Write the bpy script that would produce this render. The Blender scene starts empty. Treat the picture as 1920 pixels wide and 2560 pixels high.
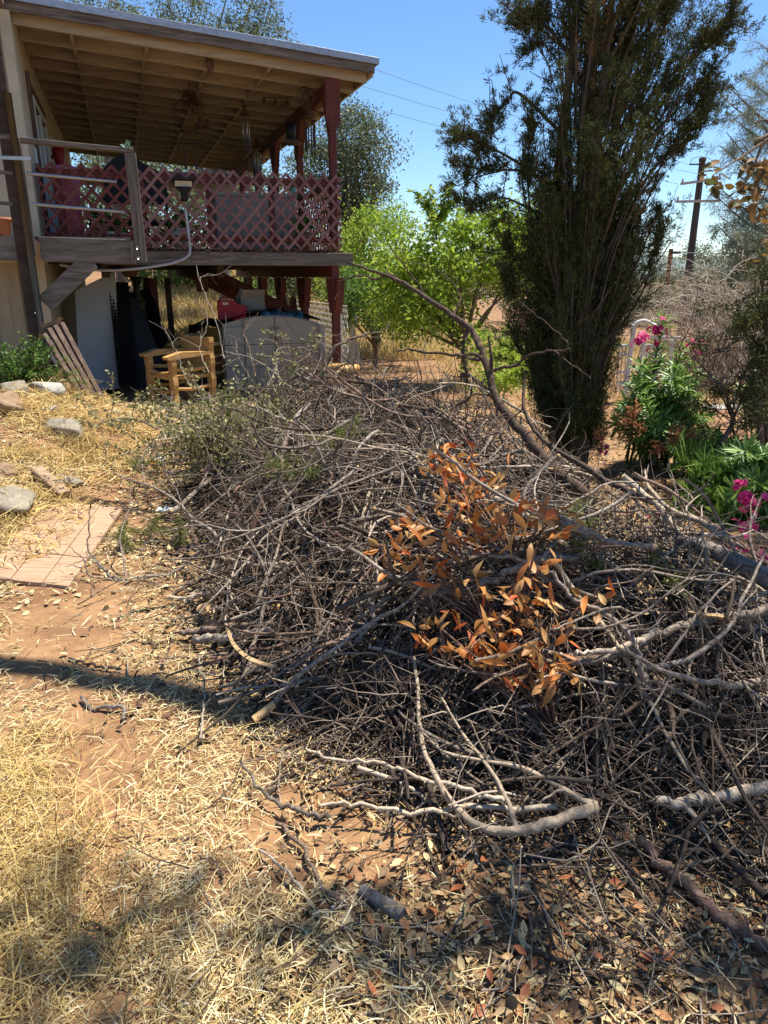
import bpy, math, random
import numpy as np
from mathutils import Vector
R = math.radians
rng = np.random.default_rng(7)
random.seed(7)
sc = bpy.context.scene
COL = sc.collection

# ---------------------------------------------------------------- camera
PITCH, FPX, EYE = R(18.15), 1800.0, 1.6      # focal length in pixels of a 1920 x 2560 frame
cam_d = bpy.data.cameras.new('camera'); cam = bpy.data.objects.new('camera', cam_d); COL.objects.link(cam)
cam.location = (0, 0, EYE); cam.rotation_euler = (R(90) - PITCH, 0, 0)
cam_d.sensor_fit = 'VERTICAL'; cam_d.sensor_height = 36.0; cam_d.lens = 36.0 * FPX / 2560.0
cam_d.clip_start = 0.05; cam_d.clip_end = 3000
sc.camera = cam
CP, SP = math.cos(PITCH), math.sin(PITCH)

# ---------------------------------------------------------------- world, sun, exposure
SUN_EL, SUN_AZ = R(69), R(60)                # azimuth clockwise from +Y (behind and to the right)
w = bpy.data.worlds.new('World'); sc.world = w; w.use_nodes = True
nt = w.node_tree; nt.nodes.clear()
sky = nt.nodes.new('ShaderNodeTexSky'); sky.sky_type = 'NISHITA'; sky.sun_disc = False
sky.sun_elevation = SUN_EL; sky.sun_rotation = SUN_AZ; sky.altitude = 300; sky.air_density = 1.0; sky.dust_density = 0.0; sky.ozone_density = 6.0
bg = nt.nodes.new('ShaderNodeBackground'); bg.inputs['Strength'].default_value = 0.092
wo = nt.nodes.new('ShaderNodeOutputWorld')
hs = nt.nodes.new('ShaderNodeHueSaturation'); hs.inputs['Saturation'].default_value = 1.08
nt.links.new(sky.outputs[0], hs.inputs['Color']); nt.links.new(hs.outputs[0], bg.inputs['Color']); nt.links.new(bg.outputs[0], wo.inputs['Surface'])
sun_dir = Vector((math.sin(SUN_AZ) * math.cos(SUN_EL), math.cos(SUN_AZ) * math.cos(SUN_EL), math.sin(SUN_EL)))
sun_d = bpy.data.lights.new('sun', 'SUN'); sun_d.energy = 4.7; sun_d.angle = R(0.53); sun_d.color = (1.0, 0.95, 0.86)
sun = bpy.data.objects.new('sun', sun_d); COL.objects.link(sun); sun.location = sun_dir * 30
sun.rotation_euler = sun_dir.to_track_quat('Z', 'Y').to_euler()
sc.view_settings.view_transform = 'Standard'; sc.view_settings.look = 'None'
sc.view_settings.exposure = 1.0; sc.view_settings.gamma = 1.0
sc.render.engine = 'CYCLES'
sc.cycles.max_bounces = 6; sc.cycles.diffuse_bounces = 4; sc.cycles.glossy_bounces = 2; sc.cycles.transmission_bounces = 3
SOFF = np.array([-sun_dir.x / sun_dir.z, -sun_dir.y / sun_dir.z])   # shadow shift per metre of height

# ---------------------------------------------------------------- layout helpers
def rayd(px, py):
    a = (px - 960) / FPX; b = (1280 - py) / FPX
    return np.array([a, CP + b * SP, -SP + b * CP])
def at(px, py, Y):
    d = rayd(px, py); return np.array([0, 0, EYE]) + d * (Y / d[1])
def gnd(px, py, h=0.0):
    d = rayd(px, py); return np.array([0, 0, EYE]) + d * ((h - EYE) / d[2])
YAW = R(19); EV = np.array([math.cos(YAW), math.sin(YAW)]); DV = np.array([-math.sin(YAW), math.cos(YAW)])
DORG = np.array([-0.678, 10.5])
def dk(px, py, v):                       # picture point -> (u, v, z) on the deck's plane v
    d = rayd(px, py); den = d[0] * DV[0] + d[1] * DV[1]
    t = (DORG @ DV + v) / den; p = np.array([0, 0, EYE]) + d * t
    return np.array([(p[:2] - DORG) @ EV, v, p[2]])
def dw(u, v, z):
    q = DORG + EV * u + DV * v; return np.array([q[0], q[1], z])
def sstep(a, b, x):
    t = np.clip((np.asarray(x, float) - a) / (b - a), 0, 1); return t * t * (3 - 2 * t)
def vnoise(x, y, s=1.0, seed=0):
    x = np.asarray(x, float) * s; y = np.asarray(y, float) * s
    def h(i, j):
        n = np.sin(i * 127.1 + j * 311.7 + seed * 74.7) * 43758.5453; return n - np.floor(n)
    i = np.floor(x); j = np.floor(y); fx = x - i; fy = y - j
    fx = fx * fx * (3 - 2 * fx); fy = fy * fy * (3 - 2 * fy)
    return (h(i, j) * (1 - fx) + h(i + 1, j) * fx) * (1 - fy) + (h(i, j + 1) * (1 - fx) + h(i + 1, j + 1) * fx) * fy
def gz(x, y):                             # height of the ground
    x = np.asarray(x, float); y = np.asarray(y, float)
    z = 0.30 * np.exp(-(((x + 3.55) / 0.95) ** 2 + ((y - 6.9) / 1.15) ** 2))
    z = z + 0.18 * sstep(-2.2, -3.6, x) * sstep(3.2, 6, y) * sstep(9.5, 8, y)
    z = z + 0.05 * sstep(-1.7, -2.6, x) * sstep(3.2, 4.6, y) * sstep(9, 7.5, y)
    z = z + 2.6 * sstep(14, 42, y) * sstep(4, -6, x)
    z = z - 1.2 * sstep(10, 40, y) * sstep(0, 8, x)
    near = sstep(40, 12, y)
    z = z + near * (0.05 * (vnoise(x, y, 1.3, 1) - .5) + 0.022 * (vnoise(x, y, 4.0, 2) - .5) + 0.010 * (vnoise(x, y, 14.0, 3) - .5))
    return z
_Y = [1.4, 1.8, 2.4, 3.1, 4.0, 5.0, 6.0, 7.4]
def pile_l(y): return np.interp(y, _Y, [0.40, -.20, -.50, -.90, -1.15, -1.5, -1.75, -1.9])
def pile_r(y): return np.interp(y, _Y, [1.1, 1.6, 2.1, 1.95, 1.45, 1.1, .95, .8])
def pileh(x, y):                          # top of the brush heap above the ground
    x = np.asarray(x, float); y = np.asarray(y, float)
    hm = 0.54 * sstep(1.40, 2.95, y) + 0.22 * sstep(3.1, 5.6, y)
    hm = hm * (1 - .42 * sstep(-.2, -1.5, x) * sstep(4.0, 5.2, y))
    hm = hm * sstep(7.6, 6.6, y)
    hm = hm * (1 - .30 * sstep(3.9, 5.0, y))
    hl = sstep(-0.1, 1.0, x - pile_l(y)) ; hr = sstep(-0.1, .8, pile_r(y) - x)
    return hm * hl * hr * (0.62 + 0.55 * vnoise(x, y, 1.7, 5) + 0.30 * vnoise(x, y, 4.2, 6))
def onpile(px, py, lift=0.0):             # where a picture ray meets the heap (or the ground)
    d = rayd(px, py); o = np.array([0, 0, EYE]); t = 0.8
    while t < 14:
        p = o + d * t
        if p[2] < gz(p[0], p[1]) + pileh(p[0], p[1]) + lift: break
        t += 0.01
    return o + d * t

# ---------------------------------------------------------------- mesh helpers
class G:
    """collects vertices and faces of ONE mesh"""
    def __init__(s): s.v = []; s.q = []; s.t = []; s.n = 0
    def add(s, V, Q=None, T=None):
        V = np.asarray(V, float).reshape(-1, 3)
        if Q is not None and len(Q): s.q.append(np.asarray(Q, np.int64).reshape(-1, 4) + s.n)
        if T is not None and len(T): s.t.append(np.asarray(T, np.int64).reshape(-1, 3) + s.n)
        s.v.append(V); s.n += len(V); return s
    def box(s, a, b):
        a = np.minimum(a, b), np.maximum(a, b); lo, hi = a
        V = [(x, y, z) for x in (lo[0], hi[0]) for y in (lo[1], hi[1]) for z in (lo[2], hi[2])]
        return s.add(V, [(0, 1, 3, 2), (4, 6, 7, 5), (0, 4, 5, 1), (2, 3, 7, 6), (0, 2, 6, 4), (1, 5, 7, 3)])
    def beam(s, p, q, wd, ht, up=(0, 0, 1), bev=0.0):
        p = np.array(p, float); q = np.array(q, float); d = q - p; L = np.linalg.norm(d); d /= L
        up = np.array(up, float); sd = np.cross(d, up)
        if np.linalg.norm(sd) < 1e-5: sd = np.cross(d, (1, 0, 0))
        sd /= np.linalg.norm(sd); up = np.cross(sd, d)
        c = min(wd, ht) * 0.09
        prof = [(-wd/2 + c, -ht/2), (wd/2 - c, -ht/2), (wd/2, -ht/2 + c), (wd/2, ht/2 - c), (wd/2 - c, ht/2), (-wd/2 + c, ht/2), (-wd/2, ht/2 - c), (-wd/2, -ht/2 + c)]
        V = [e + sd * a + up * b for e in (p, q) for a, b in prof]
        Q = [(i, (i + 1) % 8, 8 + (i + 1) % 8, 8 + i) for i in range(8)]
        T = [(0, i + 1, i) for i in range(1, 7)] + [(8, 8 + i, 8 + i + 1) for i in range(1, 7)]
        return s.add(V, Q, T)
    def tubes(s, P, Rr, S=6, cap=True):
        P = np.asarray(P, float); Rr = np.asarray(Rr, float)
        if P.ndim == 2: P = P[None]
        if Rr.ndim == 1: Rr = np.repeat(Rr[None], len(P), 0)
        N, K, _ = P.shape
        T = np.gradient(P, axis=1); T /= np.linalg.norm(T, axis=2, keepdims=True) + 1e-9
        m = T.mean(1); m /= np.linalg.norm(m, axis=1, keepdims=True) + 1e-9
        ref = np.where(np.abs(m[:, 2:3]) < .8, np.array([[0, 0, 1.]]), np.array([[1., 0, 0]]))
        A = np.cross(T, ref[:, None, :]); A /= np.linalg.norm(A, axis=2, keepdims=True) + 1e-9
        B = np.cross(T, A)
        an = np.arange(S) * 2 * math.pi / S
        V = P[:, :, None, :] + Rr[:, :, None, None] * (A[:, :, None, :] * np.cos(an)[None, None, :, None] + B[:, :, None, :] * np.sin(an)[None, None, :, None])
        base = (np.arange(N) * K * S)[:, None, None]; k = (np.arange(K - 1) * S)[None, :, None]; j = np.arange(S)[None, None, :]; j2 = (j + 1) % S
        Q = np.stack([base + k + j, base + k + S + j, base + k + S + j2, base + k + j2], -1).reshape(-1, 4)
        s.add(V.reshape(-1, 3), Q)
        if cap and S >= 3:
            tr = []
            st = s.n - N * K * S
            for e in (0, K - 1):
                b0 = (np.arange(N) * K * S + e * S)[:, None]
                for i in range(1, S - 1):
                    f = np.concatenate([b0, b0 + i, b0 + i + 1], 1)
                    tr.append(f if e else f[:, ::-1])
            s.t.append(np.concatenate(tr) + st)
        return s
    def quads(s, A, B, C, D):
        N = len(A); V = np.stack([A, B, C, D], 1).reshape(-1, 3)
        return s.add(V, np.arange(N * 4).reshape(-1, 4))
    def grid(s, X, Y, Z, closed_u=False):
        n, m = X.shape; V = np.stack([X, Y, Z], -1).reshape(-1, 3); Q = []
        i = np.arange(n - (0 if closed_u else 1))[:, None]; j = np.arange(m - 1)[None]
        i2 = (i + 1) % n
        Q = np.stack([i * m + j + 0 * i2, i2 * m + j, i2 * m + j + 1, i * m + j + 1], -1).reshape(-1, 4)
        return s.add(V, Q)
    def lathe(s, prof, c=(0, 0, 0), S=14):
        prof = np.array(prof, float); an = np.arange(S) * 2 * math.pi / S
        X = c[0] + prof[None, :, 0] * np.cos(an)[:, None]; Y = c[1] + prof[None, :, 0] * np.sin(an)[:, None]
        Z = c[2] + np.repeat(prof[None, :, 1], S, 0)
        return s.grid(X, Y, Z, True)
    def prism(s, pts, n, th):             # polygon in a plane, thickness along n
        pts = np.array(pts, float); n = np.array(n, float); n /= np.linalg.norm(n); K = len(pts)
        V = np.concatenate([pts - n * th / 2, pts + n * th / 2]); c0 = pts.mean(0)
        V = np.concatenate([V, [c0 - n * th / 2, c0 + n * th / 2]])
        Q = [(i, (i + 1) % K, K + (i + 1) % K, K + i) for i in range(K)]
        T = [(2 * K, (i + 1) % K, i) for i in range(K)] + [(2 * K + 1, K + i, K + (i + 1) % K) for i in range(K)]
        return s.add(V, Q, T)
    def verts(s): return np.concatenate(s.v) if s.v else np.zeros((0, 3))

def mk(name, g, mat, parent=None, origin=(0, 0, 0), smooth=True):
    V = g.verts() - np.array(origin, float)
    q = np.concatenate(g.q) if g.q else np.zeros((0, 4), np.int64)
    t = np.concatenate(g.t) if g.t else np.zeros((0, 3), np.int64)
    me = bpy.data.meshes.new(name)
    me.vertices.add(len(V)); me.vertices.foreach_set('co', V.astype(np.float32).ravel())
    loops = np.concatenate([q.ravel(), t.ravel()]).astype(np.int32)
    me.loops.add(len(loops)); me.loops.foreach_set('vertex_index', loops)
    ls = np.concatenate([np.arange(len(q)) * 4, len(q) * 4 + np.arange(len(t)) * 3]).astype(np.int32)
    me.polygons.add(len(ls)); me.polygons.foreach_set('loop_start', ls)
    me.polygons.foreach_set('use_smooth', np.full(len(ls), smooth, bool))
    me.update(calc_edges=True); me.validate()
    me.materials.append(mat)
    o = bpy.data.objects.new(name, me); COL.objects.link(o)
    if parent is None: o.location = origin
    else: o.parent = parent
    return o
def tag(o, label, cat, group=None, kind=None):
    o['label'] = label; o['category'] = cat
    if group: o['group'] = group
    if kind: o['kind'] = kind
    return o
def thing(name, label, cat, loc=(0, 0, 0), rz=0.0, group=None):
    o = bpy.data.objects.new(name, None); COL.objects.link(o); o.empty_display_size = .2
    o.location = [float(c) for c in loc]; o.rotation_euler = (0, 0, rz)
    return tag(o, label, cat, group)
def solo(name, g, mat, label, cat, group=None, kind=None, smooth=True):
    V = g.verts(); c = V.mean(0); c[2] = V[:, 2].min()
    return tag(mk(name, g, mat, None, c, smooth), label, cat, group, kind)
def copytree(o, parent=None):
    c = o.copy(); COL.objects.link(c)
    if parent is not None: c.parent = parent
    for ch in list(o.children): copytree(ch, c)
    return c
def spline(pts, n):                       # Catmull-Rom through points
    P = np.array(pts, float); P = np.vstack([2 * P[0] - P[1], P, 2 * P[-1] - P[-2]])
    out = []; m = len(P) - 3
    for u in np.linspace(0, m - 1e-6, n):
        i = int(u); t = u - i; a, b, c, d = P[i:i + 4]
        out.append(.5 * (2 * b + (c - a) * t + (2 * a - 5 * b + 4 * c - d) * t * t + (3 * b - a - 3 * c + d) * t ** 3))
    return np.array(out)
def unit(v): return v / (np.linalg.norm(v, axis=-1, keepdims=True) + 1e-9)
def walk(N, K, st, d, L, curl=.15, grav=0.0, rg=rng):     # N wandering polylines
    st = np.asarray(st, float); d = unit(np.asarray(d, float)); L = np.broadcast_to(np.asarray(L, float), (N,))
    P = np.zeros((N, K, 3)); P[:, 0] = st; cur = d.copy(); drift = rg.normal(0, curl * .5, (N, 3))
    for k in range(1, K):
        cur = unit(cur + drift + rg.normal(0, curl, (N, 3)) + np.array([0, 0, grav])); P[:, k] = P[:, k - 1] + cur * (L / (K - 1))[:, None]
    return P
def leaves(g, C, D, L, W, droop=0.0, rg=rng):             # one quad per leaf from base C along D
    N = len(C); D = unit(D); L = np.broadcast_to(L, (N,))[:, None]; W = np.broadcast_to(W, (N,))[:, None]
    sd = unit(np.cross(D, rg.normal(0, 1, (N, 3)))); nn = np.cross(D, sd)
    m = C + D * L * .5
    g.quads(C, m + sd * W * .5, C + D * L - np.array([0, 0, 1]) * droop * L, m - sd * W * .5 + nn * W * .15); return g
def bigleaves(g, C, D, U, L, W, curl, rg=rng):            # folded, curled leaves: 4 quads + tip
    N = len(C); D = unit(D); sd = unit(np.cross(D, U)); nn = np.cross(sd, D)
    L = np.broadcast_to(L, (N,))[:, None]; W = np.broadcast_to(W, (N,))[:, None]; cu = np.broadcast_to(curl, (N,))[:, None]
    rows = []
    for t, wv in ((0, .06), (.2, .62), (.45, 1), (.72, .78), (1, .05)):
        c = C + D * L * (t - .12 * np.abs(cu) * t * t) + nn * cu * L * t * t
        up = nn * W * wv * .22
        rows += [c - sd * W * wv * .5 + up, c, c + sd * W * wv * .5 + up]
    V = np.stack(rows, 1).reshape(-1, 3); Q = []
    for r in range(4):
        for k in (0, 1): Q.append((r * 3 + k, r * 3 + k + 1, r * 3 + k + 4, r * 3 + k + 3))
    Q = (np.arange(N)[:, None, None] * 15 + np.array(Q)[None]).reshape(-1, 4)
    return g.add(V, Q)

# ---------------------------------------------------------------- materials
def ramp(nt_, stops):
    r = nt_.nodes.new('ShaderNodeValToRGB'); e = r.color_ramp.elements
    while len(e) < len(stops): e.new(.5)
    for k, (p, c) in enumerate(stops): e[k].position = p; e[k].color = (*c, 1)
    return r
def material(name, cols, rough=.85, scale=(6, 6, 6), mode='noise', transl=0.0, bump=0.0, detail=6, metal=0.0, spec=.25, bscale=None, island=0.0, dist=0.0):
    m = bpy.data.materials.new(name); m.use_nodes = True; n = m.node_tree; n.nodes.clear(); Lk = n.links.new
    out = n.nodes.new('ShaderNodeOutputMaterial'); pr = n.nodes.new('ShaderNodeBsdfPrincipled')
    pr.inputs['Roughness'].default_value = rough; pr.inputs['Metallic'].default_value = metal
    pr.inputs['Specular IOR Level'].default_value = spec
    k = len(cols); stops = [(.0 + (i / max(1, k - 1)), c) for i, c in enumerate(cols)]
    tc = n.nodes.new('ShaderNodeTexCoord'); mp = n.nodes.new('ShaderNodeMapping'); Lk(tc.outputs['Object'], mp.inputs[0])
    mp.inputs['Scale'].default_value = scale
    nz = n.nodes.new('ShaderNodeTexNoise'); nz.inputs['Scale'].default_value = 1; nz.inputs['Detail'].default_value = detail; nz.inputs['Roughness'].default_value = .65; nz.inputs['Distortion'].default_value = dist
    Lk(mp.outputs[0], nz.inputs['Vector'])
    geo = n.nodes.new('ShaderNodeNewGeometry'); oi = n.nodes.new('ShaderNodeObjectInfo')
    if mode == 'island':
        fac = geo.outputs['Random Per Island']
        stops = [(min(.999, (i + 0.0) / max(1, k - 1)), c) for i, c in enumerate(cols)]
    else:
        mr = n.nodes.new('ShaderNodeMapRange'); mr.inputs[1].default_value = .28; mr.inputs[2].default_value = .72
        if island:
            ad = n.nodes.new('ShaderNodeMath'); ad.operation = 'MULTIPLY_ADD'; ad.inputs[1].default_value = island; Lk(geo.outputs['Random Per Island'] if mode != 'object' else oi.outputs['Random'], ad.inputs[0])
            sb = n.nodes.new('ShaderNodeMath'); sb.operation = 'SUBTRACT'; sb.inputs[1].default_value = island / 2
            Lk(nz.outputs['Fac'], ad.inputs[2]); Lk(ad.outputs[0], sb.inputs[0]); Lk(sb.outputs[0], mr.inputs[0])
        else: Lk(nz.outputs['Fac'], mr.inputs[0])
        fac = mr.outputs[0]
    rp = ramp(n, stops); Lk(fac, rp.inputs[0]); Lk(rp.outputs[0], pr.inputs['Base Color'])
    if bump:
        b = n.nodes.new('ShaderNodeBump'); b.inputs['Strength'].default_value = bump; b.inputs['Distance'].default_value = .01
        if bscale:
            n2 = n.nodes.new('ShaderNodeTexNoise'); n2.inputs['Scale'].default_value = bscale; n2.inputs['Detail'].default_value = 5; Lk(tc.outputs['Object'], n2.inputs['Vector']); Lk(n2.outputs['Fac'], b.inputs['Height'])
        else: Lk(nz.outputs['Fac'], b.inputs['Height'])
        Lk(b.outputs[0], pr.inputs['Normal'])
    if transl:
        tr = n.nodes.new('ShaderNodeBsdfTranslucent'); mx = n.nodes.new('ShaderNodeMixShader'); mx.inputs[0].default_value = transl
        Lk(rp.outputs[0], tr.inputs['Color']); Lk(pr.outputs[0], mx.inputs[1]); Lk(tr.outputs[0], mx.inputs[2]); Lk(mx.outputs[0], out.inputs['Surface'])
    else: Lk(pr.outputs[0], out.inputs['Surface'])
    return m
M = {}
M['ground'] = material('dry_dirt', [(.115, .055, .026), (.20, .105, .05), (.30, .17, .08), (.36, .21, .11)], .95, (2.2, 2.2, 2.2), bump=.8, bscale=38, detail=9)
M['straw'] = material('straw', [(.34,.22,.085), (.55,.41,.17), (.68,.54,.26), (.77,.65,.36), (.82,.73,.48)], .75, mode='island', transl=.15)
M['ochre_grass'] = material('ochre_grass', [(.27,.16,.05), (.48,.33,.11), (.62,.45,.17), (.72,.57,.28)], .75, mode='island', transl=.25)
M['gold_grass'] = material('golden_grass', [(.42,.30,.11), (.64,.49,.20), (.74,.60,.29)], .8, mode='island', transl=.3)
M['chips'] = material('pale_leaf_litter', [(.19,.12,.055), (.42,.31,.13), (.60,.47,.22), (.68,.58,.32), (.54,.48,.28)], .7, mode='island', transl=.15)
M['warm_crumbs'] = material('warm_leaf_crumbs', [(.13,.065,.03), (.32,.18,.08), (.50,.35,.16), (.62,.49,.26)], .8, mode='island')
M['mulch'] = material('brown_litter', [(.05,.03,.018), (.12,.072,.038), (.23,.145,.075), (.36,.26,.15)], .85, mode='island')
M['fallen'] = material('fallen_orange_leaf', [(.34,.11,.045), (.44,.20,.08), (.53,.32,.14), (.60,.44,.22)], .6, (9, 9, 9), mode='object', island=.9, transl=.15)
M['dryleaf'] = material('dried_orange_leaf', [(.40,.075,.018), (.56,.145,.028), (.62,.23,.05), (.58,.35,.13), (.46,.11,.025), (.36,.22,.07)], .5, mode='island', transl=.28, spec=.4)
M['bark_grey'] = material('bark_grey', [(.075,.058,.044), (.22,.172,.132), (.44,.365,.285)], .9, (60, 60, 60), mode='object', island=.25, bump=.5, bscale=110)
M['bark_brown'] = material('bark_brown', [(.04,.027,.019), (.115,.076,.051), (.24,.17,.12)], .9, (55, 55, 55), mode='object', island=.25, bump=.5, bscale=110)
M['bark_red'] = material('bark_red', [(.07,.038,.027), (.19,.11,.075), (.36,.245,.18)], .85, (50, 50, 50), mode='object', island=.25, bump=.4, bscale=110)
M['bark_pale'] = material('bark_pale', [(.22,.165,.11), (.42,.325,.225), (.56,.46,.34)], .9, (45, 45, 45), mode='object', island=.2, bump=.5, bscale=90)
M['twigs'] = material('twigs', [(.032,.022,.016), (.085,.058,.040), (.17,.125,.09), (.38,.30,.22)], .9, mode='island')
M['bark_inner_shade'] = material('inner_bark_shade_tone', [(.02, .015, .011), (.05, .036, .027), (.09, .066, .05)], .95, (40, 40, 40))  # inner shade of the pile put into a darkened bark colour
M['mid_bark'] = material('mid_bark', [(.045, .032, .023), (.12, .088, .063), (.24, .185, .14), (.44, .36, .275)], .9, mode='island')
M['cut_wood'] = material('fresh_cut_wood', [(.40, .24, .11), (.55, .36, .17), (.62, .45, .25)], .8, (30, 30, 4))
M['log_bark'] = material('log_bark', [(.07, .055, .045), (.19, .155, .13), (.31, .27, .235)], .95, (28, 28, 28), bump=1.0, bscale=45)
M['olive_leaf'] = material('olive_leaf', [(.09,.095,.028), (.19,.185,.06), (.33,.31,.12), (.46,.42,.20)], .6, mode='island', transl=.25)
M['cyp_leaf'] = material('cypress_leaf', [(.026,.032,.010), (.050,.060,.016), (.085,.095,.026), (.14,.14,.045)], .7, mode='island', transl=.22)
M['cyp_green'] = material('cut_cypress_sprig', [(.08, .10, .025), (.15, .18, .04), (.24, .25, .07)], .7, mode='island', transl=.25)
M['cyp_dead'] = material('cypress_dead', [(.14, .065, .03), (.24, .12, .05), (.30, .18, .085)], .8, mode='island', transl=.15)
M['cyp_bark'] = material('cypress_bark', [(.05,.036,.027), (.115,.082,.06), (.20,.15,.115)], .95, (40, 40, 6), bump=.8)
M['oak_leaf'] = material('oak_leaf', [(.040, .058, .018), (.075, .10, .030), (.12, .145, .045), (.19, .205, .085)], .55, mode='island', transl=.3, spec=.4)
M['oak_pale'] = material('oak_leaf_dusty', [(.05, .065, .028), (.10, .125, .05), (.16, .18, .075), (.24, .25, .13)], .55, mode='island', transl=.3, spec=.4)
M['lime_leaf'] = material('lime_leaf', [(.11,.19,.02), (.22,.34,.032), (.34,.45,.05), (.45,.52,.085)], .5, mode='island', transl=.52)
M['shrub_leaf'] = material('shrub_leaf', [(.05, .10, .018), (.10, .19, .035), (.17, .28, .05)], .5, mode='island', transl=.35)
M['pine_leaf'] = material('pine_needle', [(.15,.19,.13), (.24,.28,.19), (.33,.36,.26)], .6, mode='island', transl=.25)
M['ole_leaf'] = material('oleander_leaf', [(.06,.13,.022), (.12,.23,.036), (.21,.34,.06), (.32,.44,.11)], .4, mode='island', transl=.3, spec=.5)
M['pink'] = material('pink_petal', [(.55, .02, .14), (.72, .045, .24), (.80, .14, .36)], .5, mode='island', transl=.35)
M['seedhead'] = material('brown_seedhead', [(.17, .055, .022), (.30, .11, .04), (.38, .17, .07)], .8, mode='island')
M['oak_brown'] = material('oak_leaf_browning', [(.07,.065,.018), (.16,.10,.03), (.30,.16,.05), (.10,.12,.03)], .55, mode='island', transl=.35)
M['dead_stem'] = material('dead_stem', [(.22,.17,.12), (.40,.33,.25), (.54,.46,.37)], .9, mode='island')
M['red_paint'] = material('red_paint', [(.06,.018,.014), (.12,.030,.022), (.165,.045,.033)], .6, (9, 9, 3), bump=.2)
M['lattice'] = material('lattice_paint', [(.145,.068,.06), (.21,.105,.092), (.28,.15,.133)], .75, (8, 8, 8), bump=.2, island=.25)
M['lattice_dark'] = material('lattice_paint_dark', [(.11,.028,.022), (.16,.045,.036), (.20,.065,.053)], .7, (8, 8, 8), island=.25)  # darker red than the other lattice paint
M['grey_wood'] = material('weathered_wood', [(.060, .050, .041), (.15, .125, .10), (.25, .215, .18)], .95, (2.2, 2.2, 26), bump=.6, detail=9, dist=1.2)
M['grey_wood_v'] = material('weathered_post_wood', [(.060, .050, .041), (.14, .115, .092), (.24, .20, .165)], .95, (26, 26, 1.6), bump=.6, detail=9, dist=.8)
M['rafter'] = material('pine_rafter', [(.25,.205,.15), (.38,.325,.24), (.46,.40,.30)], .85, (1.5, 20, 20), bump=.2, dist=.8)
M['sheath'] = material('roof_sheathing', [(.10,.08,.057), (.165,.137,.10), (.21,.18,.135)], .9, (2.5, 14, 14), bump=.2)
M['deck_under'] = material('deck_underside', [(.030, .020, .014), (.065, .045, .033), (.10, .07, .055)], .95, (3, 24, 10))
M['flashing'] = material('galvanised_flashing', [(.22, .25, .29), (.36, .40, .45), (.46, .49, .53)], .45, (14, 14, 40), metal=.5)
M['cream_wall'] = material('cream_wall', [(.42, .36, .25), (.52, .46, .33), (.58, .52, .40)], .9, (3, 3, 3), bump=.3, bscale=60)
M['siding'] = material('beige_siding', [(.27, .22, .14), (.36, .30, .20), (.41, .35, .25)], .9, (14, 14, 1.2), bump=.3)
M['white_trim'] = material('white_trim', [(.55, .55, .50), (.66, .66, .62)], .6, (5, 5, 5))
M['glass'] = material('dark_window_glass', [(.02, .025, .03), (.035, .04, .045)], .08, (2, 2, 2), spec=.6)
M['white_panel'] = material('white_door_panel', [(.40, .41, .41), (.52, .53, .53)], .6, (2.5, 2.5, 2.5))
M['resin'] = material('taupe_resin', [(.30,.27,.215), (.37,.335,.27)], .55, (3, 3, 3), bump=.08, bscale=120)
M['black'] = material('black_plastic', [(.008, .008, .009), (.02, .02, .022)], .5, (6, 6, 6))
M['tarp'] = material('black_tarp', [(.010, .010, .011), (.024, .023, .023)], .45, (6, 6, 6), bump=.6, bscale=20)
M['redbox'] = material('red_plastic', [(.25, .008, .018), (.33, .016, .03)], .45, (6, 6, 6))
M['card'] = material('grey_cardboard', [(.27, .235, .19), (.37, .33, .275)], .9, (8, 8, 8))
M['blue'] = material('blue_bag', [(.035, .13, .32), (.07, .24, .50), (.33, .48, .60)], .5, (18, 18, 18))
M['pine'] = material('varnished_pine', [(.30, .15, .045), (.46, .26, .085), (.54, .34, .13)], .55, (5, 5, 22), dist=1.0, bump=.15)
M['rack'] = material('brown_stained_wood', [(.05,.03,.02), (.11,.07,.047), (.18,.125,.09)], .8, (26, 26, 2.5), bump=.4)
M['cloth'] = material('faded_cloth', [(.30, .24, .20), (.42, .35, .30)], .95, (20, 20, 20))
M['white_lat'] = material('white_lattice', [(.50, .47, .40), (.64, .61, .54)], .8, (7, 7, 7), transl=0)
M['steel'] = material('steel', [(.30, .30, .29), (.42, .42, .41)], .35, (20, 20, 20), metal=.8)
M['pipe_dark'] = material('bronze_pipe', [(.035, .028, .016), (.07, .055, .032)], .35, (10, 10, 2), metal=.3, spec=.5)
M['pvc'] = material('grey_conduit', [(.36, .37, .38), (.46, .47, .48)], .5, (6, 6, 6))
M['lamp_plate'] = material('lamp_plate', [(.58, .50, .34), (.68, .60, .44)], .5, (20, 20, 20))
M['rust'] = material('rusty_iron', [(.04, .024, .016), (.09, .048, .030), (.14, .08, .05)], .8, (30, 30, 30))
M['terracotta'] = material('terracotta', [(.33, .12, .06), (.42, .17, .09)], .8, (9, 9, 9))
M['pinkpot'] = material('pink_plastic', [(.45, .12, .20), (.55, .18, .26)], .5, (9, 9, 9))
M['succ'] = material('succulent', [(.12, .22, .17), (.22, .34, .26)], .5, mode='island')
M['plaid'] = material('plaid_cloth', [(.05, .04, .04), (.20, .16, .13), (.09, .06, .055)], .95, (4, 4, 40))
M['rock'] = material('grey_rock', [(.13,.108,.078), (.24,.205,.15), (.35,.305,.23)], .95, (7, 7, 7), bump=1.0, bscale=26)
M['rock_white'] = material('white_rock', [(.25,.225,.18), (.40,.365,.30), (.52,.485,.41)], .9, (11, 11, 11), bump=1.0, bscale=24)
M['rock_brown'] = material('brown_rock', [(.17, .10, .06), (.28, .18, .11), (.36, .26, .17)], .95, (7, 7, 7), bump=1.0, bscale=26)
M['ply'] = material('dusty_plywood', [(.25,.145,.085), (.36,.22,.135), (.43,.28,.175), (.48,.33,.21)], .9, (2.5, 30, 4), bump=.3, detail=9, dist=.9)
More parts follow.
